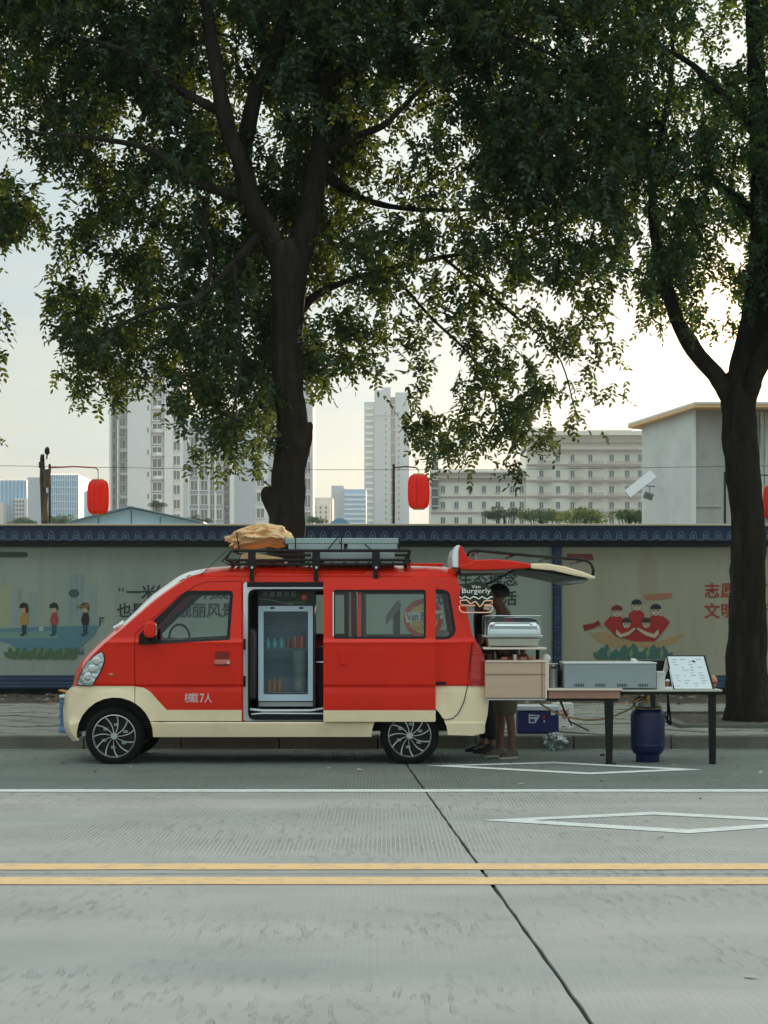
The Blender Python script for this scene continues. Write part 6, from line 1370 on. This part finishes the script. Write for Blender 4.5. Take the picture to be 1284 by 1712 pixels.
poseB = dict(pelvis=(.0,0,.88), waist=(.02,0,1.02), chest=(.06,0,1.26), neck0=(.09,0,1.42), neck1=(.11,0,1.47), head0=(.13,0,1.50), head1=(.13,0,1.55), head2=(.125,0,1.60),
    hipL=(.0,-.09,.85), kneeL=(.02,-.10,.47), calfL=(-.01,-.10,.35), ankleL=(-.02,-.11,.085), heelL=(-.03,-.11,.045), toeL=(.12,-.12,.04),
    hipR=(.0,.09,.85), kneeR=(.06,.11,.47), calfR=(.04,.11,.35), ankleR=(.05,.12,.085), heelR=(.04,.12,.045), toeR=(.19,.12,.04),
    shoL=(.06,-.18,1.36), elbL=(.10,-.24,1.10), foreL=(.20,-.24,1.06), wriL=(.32,-.22,1.03),
    shoR=(.06,.18,1.36), elbR=(.10,.24,1.10), foreR=(.20,.22,1.06), wriR=(.32,.20,1.03))
pB, JB = person('b', bB, -1, poseB, (M_sh1, M_tr, (M_shoe2, M_shoe2), True), 'person in black clothes and black shoes standing farther back behind the van')

# ================================================================== TREES
GRID = """
999999998699999999999999989733447
798999997859999999999999999634567
687999988839999999999867976624567
678788994699999297998798996558778
678899986637999814698999987577778
776867869864899611459997899888768
476845899647999735659996899888687
446788678867998764459999998888867
811378334899997565338999989999563
953866577899999657674897599999816
426544778898997868558577955588568
208459999999998976084858467887769
006553899999988863858535866776568
105864999999978628864567533453226
104999899789978827975658200000000
006998278988988826646667620000000
000663069988641327536753650000000
000000028997000018667866730000000
000000006985000005888844610000000
000000001531000001677600000000000
000000000000000000221000000000000
"""
GAPF = {0: 1., 1: .90, 2: .76, 3: .62, 4: .48, 5: .34, 6: .22, 7: .125, 8: .06, 9: .018}
rows_ = [r for r in GRID.strip().split('\n')]
def leaflet_cloud(sprays, seed, ll=.080, lw=.036, npair=5):
    """sprays: list of (centre, scale). returns numpy verts, faces of hexagonal leaflets on drooping stalks"""
    rs = np.random.RandomState(seed); n = len(sprays)
    C = np.array([s[0] for s in sprays]); sc = np.array([s[1] for s in sprays])
    az = rs.uniform(0, 2*np.pi, n); el = rs.normal(-.65, .42, n)
    D = np.stack([np.cos(az)*np.cos(el), np.sin(az)*np.cos(el), np.sin(el)], 1)
    Sd = np.stack([-np.sin(az), np.cos(az), np.zeros(n)], 1)+rs.normal(0, .35, (n, 3)); Sd /= np.linalg.norm(Sd, axis=1)[:, None]
    k = npair*2+1; out = []
    for q in range(k):
        side = 0 if q == k-1 else (1 if q % 2 else -1); t = (q//2+.6)/(npair+.3)-.5
        base = C+D*(t*.22*sc)[:, None]+np.array([0, 0, -1])*(.05*(t+.5)**2*sc)[:, None]
        ld = D*(.55 if side else 1)+Sd*side*.85+rs.normal(0, .22, (n, 3)); ld[:, 2] -= .25; ld /= np.linalg.norm(ld, axis=1)[:, None]
        nrm = np.cross(ld, np.cross(D, Sd)+rs.normal(0, .45, (n, 3))); nrm /= np.linalg.norm(nrm, axis=1)[:, None]
        L_ = (ll*rs.uniform(.75, 1.15, n)*sc)[:, None]; W_ = (lw*rs.uniform(.8, 1.15, n)*sc)[:, None]/2
        up = np.cross(ld, nrm)
        v = np.stack([base, base+ld*L_*.3+nrm*W_-up*W_*.15, base+ld*L_*.68+nrm*W_*.85-up*W_*.2, base+ld*L_-up*W_*.2, base+ld*L_*.68-nrm*W_*.85-up*W_*.2, base+ld*L_*.3-nrm*W_-up*W_*.15], 1)
        out.append(v)
    V = np.concatenate(out, 0).reshape(-1, 3)
    return V
def leaf_object(name, V, m, parent):
    n = len(V)//6; me = bpy.data.meshes.new(name); w = np.array(wloc(parent)) if parent else np.zeros(3)
    me.vertices.add(n*6); me.vertices.foreach_set('co', (V-w).astype(np.float32).ravel())
    # two quads per leaflet: (0,1,2,3),(0,3,4,5)
    idx = np.arange(n)[:, None]*6; f = np.concatenate([idx+np.array([[0, 1, 2, 3]]), idx+np.array([[0, 3, 4, 5]])], 1).reshape(-1)
    me.loops.add(n*8); me.loops.foreach_set('vertex_index', f.astype(np.int32)); me.polygons.add(n*2)
    me.polygons.foreach_set('loop_start', (np.arange(n*2)*4).astype(np.int32)); me.polygons.foreach_set('loop_total', np.full(n*2, 4, np.int32))
    me.materials.append(m); me.update(calc_edges=True); me.validate()
    o = bpy.data.objects.new(name, me); COL.objects.link(o); o.parent = parent; tag(o, kind='stuff')
    return o
rs = np.random.RandomState(11)
def density(u, v):
    i, j = u/40-.5, v/40-.5
    def g(a, b_):
        if b_ < 0: return 8 if not (27 <= a <= 31 and b_ > -5) else 5
        if b_ >= len(rows_): return 0
        a = min(max(a, 0), 32); return int(rows_[b_][a])
    i0, j0 = math.floor(i), math.floor(j); return g(int(round(i)), int(round(j)))
LIMBS = [[(480, 800, 30), (487, 700, 30), (479, 600, 30), (480, 500, 32), (480, 440, 40), (460, 400, 34), (430, 340, 28), (400, 270, 18), (375, 190, 15), (360, 110, 12), (350, 30, 10)],
    [(440, 380, 20), (418, 330, 16), (408, 270, 15), (414, 215, 15), (430, 150, 14), (455, 95, 13), (475, 30, 10)], [(484, 470, 24), (505, 420, 27), (522, 350, 24), (532, 280, 20), (538, 200, 18), (540, 110, 14)], [(560, 245, 8), (600, 226, 7), (640, 210, 7), (672, 180, 6), (692, 160, 5)]]
def near_limb(u, v):
    best = 1e9
    for L in LIMBS:
        for a, b_ in zip(L, L[1:]):
            dx, dy = b_[0]-a[0], b_[1]-a[1]; t = max(0, min(1, ((u-a[0])*dx+(v-a[1])*dy)/(dx*dx+dy*dy)))
            best = min(best, math.hypot(u-a[0]-dx*t, v-a[1]-dy*t)-(a[2]+(b_[2]-a[2])*t))
    return best
main_s = []; right_s = []; left_s = []
CELL = 20
sprays_per_lai = None
for vv in range(-360, 840, CELL):
    for uu in range(-600, 1640, CELL):
        d = density(uu+CELL/2, vv+CELL/2)
        if uu < -20 and vv >= 0: d = min(d, 8) if vv < 460 else (d if uu > -40 else max(0, 7 if vv < 640 and vv > 500 else 3))
        if uu < -240 and vv > 420: continue
        if uu > 1300 and vv > 560: continue
        gf = GAPF[min(d, 9)]; lai = -math.log(gf)*1.0
        if lai <= 0.02: continue
        if vv < 0: lai *= .8
        # number of sprays: each spray covers about .0115 m2
        Yc_ = 22.0; area = (CELL*Yc_/F)**2; m = lai*area/.0058
        cl = NZ.noise(Vector((uu*.021, vv*.021, 3.3)))+.6*NZ.noise(Vector((uu*.05, vv*.05, 9.1))); m *= max(.15, 1+1.15*cl)*(1.25 if vv < 300 else 1.15 if vv < 460 else .75 if 640 < uu < 1030 else 1.0)
        for _ in range(rs.poisson(m*1.0/6)):
            u0_ = uu+rs.uniform(0, CELL); v0_ = vv+rs.uniform(0, CELL)-12
            pr_ = 1/(1+math.exp(-(u0_-(1040 if v0_ < 400 else 1010))/22)); nl = near_limb(u0_, v0_)
            if u0_ < 62 and 290 < v0_ < 660 or (u0_ < -60): L_, y0_ = left_s, rs.uniform(20.6, 22.4)
            elif rs.rand() < pr_: L_, y0_ = right_s, rs.uniform(21.6, 24.6)
            else: L_, y0_ = main_s, rs.uniform(22.1, 24.1) if nl < 22 and rs.rand() < .95 else rs.uniform(20.5, 23.6)
            for _ in range(6):
                L_.append((P(u0_, v0_, y0_)+Vector((rs.normal(0, .085), rs.normal(0, .10), rs.normal(0, .075))), rs.uniform(.75, 1.1)))
LEAF_N = (len(main_s), len(right_s), len(left_s))
def limb(par, pts, m=M_bark, name='branch', n=12, knob=0):
    """pts = (u, v, Y, width_px)"""
    # resample smoothly
    P_ = [P(u, v, Y) for u, v, Y, w in pts]; Rr = [w/2*Y/F for u, v, Y, w in pts]
    pp = []; rr_ = []
    for i in range(len(P_)-1):
        p0, p1, p2, p3 = P_[max(i-1, 0)], P_[i], P_[i+1], P_[min(i+2, len(P_)-1)]
        k = max(3, int((p2-p1).length/.10))
        for j in range(k):
            t = j/k; q = .5*((2*p1)+(-p0+p2)*t+(2*p0-5*p1+4*p2-p3)*t*t+(-p0+3*p1-3*p2+p3)*t**3)
            pp.append(q); rr_.append(Rr[i]*(1-t)+Rr[i+1]*t)
    pp.append(P_[-1]); rr_.append(Rr[-1])
    b = MB(); b.tube(pp, rr_, n=n if Rr[0] < .06 else 28)
    vs = []
    nn = n if Rr[0] < .06 else 28
    for i, q in enumerate(b.v):
        c = pp[min(i//nn, len(pp)-1)]; d = Vector(q)-c; r = d.length
        k = 1+.12*NZ.noise(Vector(q)*5)+.09*NZ.noise(Vector((q[0]*16, q[1]*16, q[2]*3)))+.04*NZ.noise(Vector((q[0]*40, q[1]*40, q[2]*8)))
        vs.append(tuple(c+d*k))
    b.v = vs
    return b.build(name, m, par, smooth=180)
YT = 21.2
T1 = thing('street_tree', (P(482, 0, YT).x, YT, ZK), 'big dark street tree with knobbly trunk directly behind the van, left of centre', 'tree')
tr = limb(T1, [(492,1215,YT,96),(486,1180,YT,74),(482,1100,YT,66),(480,1000,YT,64),(478,920,YT,62),(480,860,YT,60),(481,820,YT,58),(483,780,YT,54),(488,730,YT,52),(487,690,YT,52),(482,650,YT,50),(480,600,YT,50),(480,540,YT,52),(482,480,YT,58),(482,440,YT,62),(474,405,YT,46)], name='trunk')
limb(T1, [(470,860,YT,44),(456,838,YT,34),(447,822,YT-.02,26),(444,815,YT-.04,8)], name='trunk_burr')
limb(T1, [(487,780,YT,48),(500,745,YT-.05,40),(510,722,YT-.08,28),(517,712,YT-.1,16),(519,706,YT-.1,6)], name='trunk_burr')
limb(T1, [(480,480,YT,40),(464,420,YT,38),(442,375,YT-.1,36),(418,330,YT-.2,31),(400,270,YT-.3,26),(375,190,YT-.4,28),(360,110,YT-.4,24),(350,40,YT-.4,20),(335,-60,YT-.4,18),(320,-240,YT-.5,10)])
limb(T1, [(440,390,YT,38),(418,330,YT+.15,30),(408,270,YT+.2,28),(414,215,YT+.3,28),(430,150,YT+.3,26),(455,95,YT+.3,24),(475,30,YT+.4,20),(490,-80,YT+.4,16),(500,-260,YT+.4,8)])
limb(T1, [(484,470,YT,44),(503,420,YT+.1,42),(520,350,YT+.2,38),(531,280,YT+.3,33),(538,200,YT+.3,29),(540,110,YT+.3,32),(538,20,YT+.3,28),(530,-120,YT+.3,20),(520,-300,YT+.3,10)])
limb(T1, [(534,270,YT+.3,22),(560,245,YT+.2,16),(600,226,YT,13),(640,210,YT-.1,11),(672,180,YT-.2,9),(692,160,YT-.2,8),(740,110,YT-.2,5)])
limb(T1, [(478,560,YT,22),(520,500,YT+.6,14),(580,470,YT+1.0,10),(650,450,YT+1.4,8),(740,430,YT+1.6,7),(850,410,YT+1.6,5),(960,360,YT+1.6,3)])
limb(T1, [(415,330,YT,24),(370,320,YT-.3,18),(320,300,YT-.5,15),(250,250,YT-.7,11),(150,230,YT-.8,7),(40,220,YT-.8,4)])
limb(T1, [(375,190,YT-.3,18),(300,150,YT-.5,14),(220,90,YT-.7,10),(120,60,YT-.8,6)])
limb(T1, [(532,280,YT+.3,26),(600,330,YT+.8,12),(690,350,YT+1.4,8),(800,350,YT+1.6,5)])
limb(T1, [(538,150,YT+.3,22),(620,80,YT+.1,16),(720,40,YT,12),(850,60,YT-.1,8),(980,120,YT-.2,5)])
limb(T1, [(345,330,YT-.3,12),(342,380,YT-.3,11),(352,430,YT-.4,9),(345,480,YT-.4,7),(300,520,YT-.5,5)])
limb(T1, [(440,385,YT,18),(390,440,YT-.5,12),(330,500,YT-.8,9),(250,520,YT-.9,7),(170,560,YT-.9,4)])
limb(T1, [(650,450,YT+1.4,6),(720,530,YT+1.3,5),(790,600,YT+1.2,4),(830,690,YT+1.0,3),(790,760,YT+.9,2)])
limb(T1, [(740,430,YT+1.6,6),(850,520,YT+1.3,4),(930,590,YT+1.1,3),(960,680,YT+1.0,2)])
limb(T1, [(390,440,YT-.5,9),(400,530,YT-.7,7),(400,620,YT-.8,5),(385,720,YT-.8,3)])
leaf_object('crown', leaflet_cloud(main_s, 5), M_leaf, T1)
# right-hand tree
YR = 22.7
T2 = thing('street_tree', (P(1255, 0, YR).x, YR, ZK), 'leaning street tree with a forked trunk in a pavement pit, at the right edge', 'tree')
limb(T2, [(1262,1214,YR,130),(1254,1195,YR,92),(1250,1160,YR,74),(1248,1100,YR,66),(1249,1020,YR,62),(1251,940,YR,58),(1250,880,YR,56),(1247,830,YR,56),(1241,780,YR,56),(1237,730,YR,58),(1235,690,YR,54),(1236,655,YR,58),(1242,630,YR,56)], name='trunk')
limb(T2, [(1232,672,YR,42),(1215,652,YR,34),(1195,625,YR,30),(1168,595,YR,29),(1145,560,YR,27),(1128,525,YR,24),(1118,490,YR,22),(1105,440,YR,18),(1090,360,YR,14),(1100,250,YR,11),(1120,150,YR,9),(1125,60,YR,6)])
limb(T2, [(1238,670,YR,52),(1243,640,YR,58),(1252,600,YR,56),(1262,550,YR,54),(1272,480,YR,50),(1276,400,YR,46),(1276,300,YR,40),(1270,200,YR,34),(1262,80,YR,28),(1255,-80,YR,20),(1250,-260,YR,10)])
limb(T2, [(1240,672,YR,40),(1262,625,YR-.2,34),(1290,570,YR-.4,30),(1330,500,YR-.6,26),(1380,400,YR-.8,18),(1420,250,YR-1,10)])
limb(T2, [(1275,380,YR,22),(1230,330,YR+.3,16),(1180,300,YR+.5,12),(1120,290,YR+.7,8),(1060,300,YR+.7,5)])
limb(T2, [(1270,230,YR,20),(1220,170,YR-.3,14),(1160,110,YR-.5,10),(1110,80,YR-.5,7),(1085,50,YR-.5,5)])
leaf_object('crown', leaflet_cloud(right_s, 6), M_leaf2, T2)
# neighbour at the left edge
T3 = thing('street_tree', (P(-330, 0, 21.8).x, 21.8, ZK), 'neighbouring street tree whose drooping leaves hang in at the left edge', 'tree')
limb(T3, [(-330,1210,21.8,100),(-330,1160,21.8,70),(-335,900,21.8,60),(-325,650,21.8,58),(-330,450,21.8,56),(-310,250,21.8,44),(-300,0,21.8,30),(-300,-250,21.8,12)], name='trunk')
limb(T3, [(-325,520,21.8,34),(-250,420,21.6,24),(-160,350,21.5,16),(-60,330,21.4,10),(20,350,21.4,5)]); limb(T3, [(-200,385,21.5,14),(-120,440,21.4,10),(-50,480,21.4,7),(0,535,21.4,3)])
leaf_object('crown', leaflet_cloud(left_s, 7), M_leaf, T3)
# small sprays right at the left edge
extra = [(P(8, 540, 21.3), 1.1), (P(-12, 530, 21.3), 1.1), (P(4, 600, 21.3), 1.), (P(-12, 590, 21.3), 1.), (P(-10, 620, 21.3), 1.)]
leaf_object('hanging_leaves', leaflet_cloud(extra, 9), M_leaf, T3)
# low trees beyond the hoarding
def far_tree(u, vtop, rad_px, Y, m, lab, seed, grp='low trees beyond the hoarding', squash=.45, ground=0.):
    s = Y/F; base = Vector((X(u, Y), Y, 0)); top = Z(vtop, Y); rx = rad_px*s; rz = min(rx*squash, top*.4); zc = top-rz
    t = thing('broadleaf_tree', base, lab, 'tree', grp)
    b = MB(); b.tube([base, base+Vector((.05*rx, 0, zc*.5)), base+Vector((0, 0, zc))], [.09*rx+.05, .07*rx+.03, .03*rx+.02], n=8)
    for k in range(5): a = 1.3*k; b.tube([base+Vector((0, 0, zc*.6)), base+Vector((math.cos(a)*rx*.5, math.sin(a)*rx*.5, zc))], [.04*rx+.02, .01*rx+.01], n=5)
    b.build('trunk', M_bark, t)
    r_ = np.random.RandomState(seed); sp = []
    for k in range(13):
        a = r_.uniform(0, 6.28); q = r_.uniform(0, .75)**.6; c = base+Vector((math.cos(a)*rx*q, math.sin(a)*rx*q, zc+rz*(1-q*q)*r_.uniform(-.2, .8)))
        for j in range(70):
            d = r_.normal(0, 1, 3); d /= np.linalg.norm(d)+1e-6; w = r_.uniform(.6, 1)
            sp.append((c+Vector((d[0]*rx*.36*w, d[1]*rx*.36*w, d[2]*rz*.42*w)), rx*.5))
    leaf_object('crown', leaflet_cloud(sp, seed+1, ll=.13, lw=.07, npair=2), m, t)
M_fl = leafmat('far_leaves', (.055, .12, .045), (.09, .14, .03)); M_fl2 = leafmat('far_leaves_blue', (.04, .10, .06), (.05, .08, .03)); M_fl3 = leafmat('far_leaves_bright', (.10, .16, .04), (.16, .2, .03))
far_tree(843, 845, 34, 110, M_fl2, 'dark bluish-green low tree, leftmost before the cream building', 21)
far_tree(905, 845, 42, 105, M_fl, 'spreading green low tree in the middle before the cream building', 22)
far_tree(978, 846, 44, 100, M_fl3, 'bright green low tree, second from the right before the cream building', 23)
far_tree(1052, 846, 40, 95, M_fl, 'green low tree against the left end of the grey building', 24)
far_tree(262, 836, 18, 160, M_fl2, 'small bluish tree at the foot of the tall pale tower', 25)
far_tree(330, 862, 22, 160, M_fl2, 'low bluish tree to the right of the gabled shed', 26)
far_tree(100, 858, 30, 170, M_fl, 'low green tree left of the gabled shed, under the glass office', 27)
far_tree(40, 864, 26, 170, M_fl2, 'low dark tree at the left edge beyond the hoarding', 28)
far_tree(530, 862, 20, 170, M_fl, 'low green tree just right of the big trunk beyond the hoarding', 29)
# ================================================================== HAZE
hz = MB().box((-540, -30, -1.5), (540, 1500, 135)).build('haze', [])if False else None
b = MB().box((-540, -30, -1.2), (540, 1500, 135))
me = bpy.data.meshes.new('haze'); me.from_pydata(b.v, [], b.f); o = bpy.data.objects.new('haze', me); COL.objects.link(o); tag(o, kind='stuff')
m = bpy.data.materials.new('haze_air'); m.use_nodes = True; m.node_tree.nodes.clear()
ov = m.node_tree.nodes.new('ShaderNodeOutputMaterial'); pv = m.node_tree.nodes.new('ShaderNodeVolumePrincipled')
pv.inputs['Color'].default_value = (.72, .86, 1., 1); pv.inputs['Density'].default_value = HAZE; pv.inputs['Anisotropy'].default_value = .3
m.node_tree.links.new(pv.outputs[0], ov.inputs['Volume']); me.materials.append(m)
print('leaf sprays', LEAF_N)
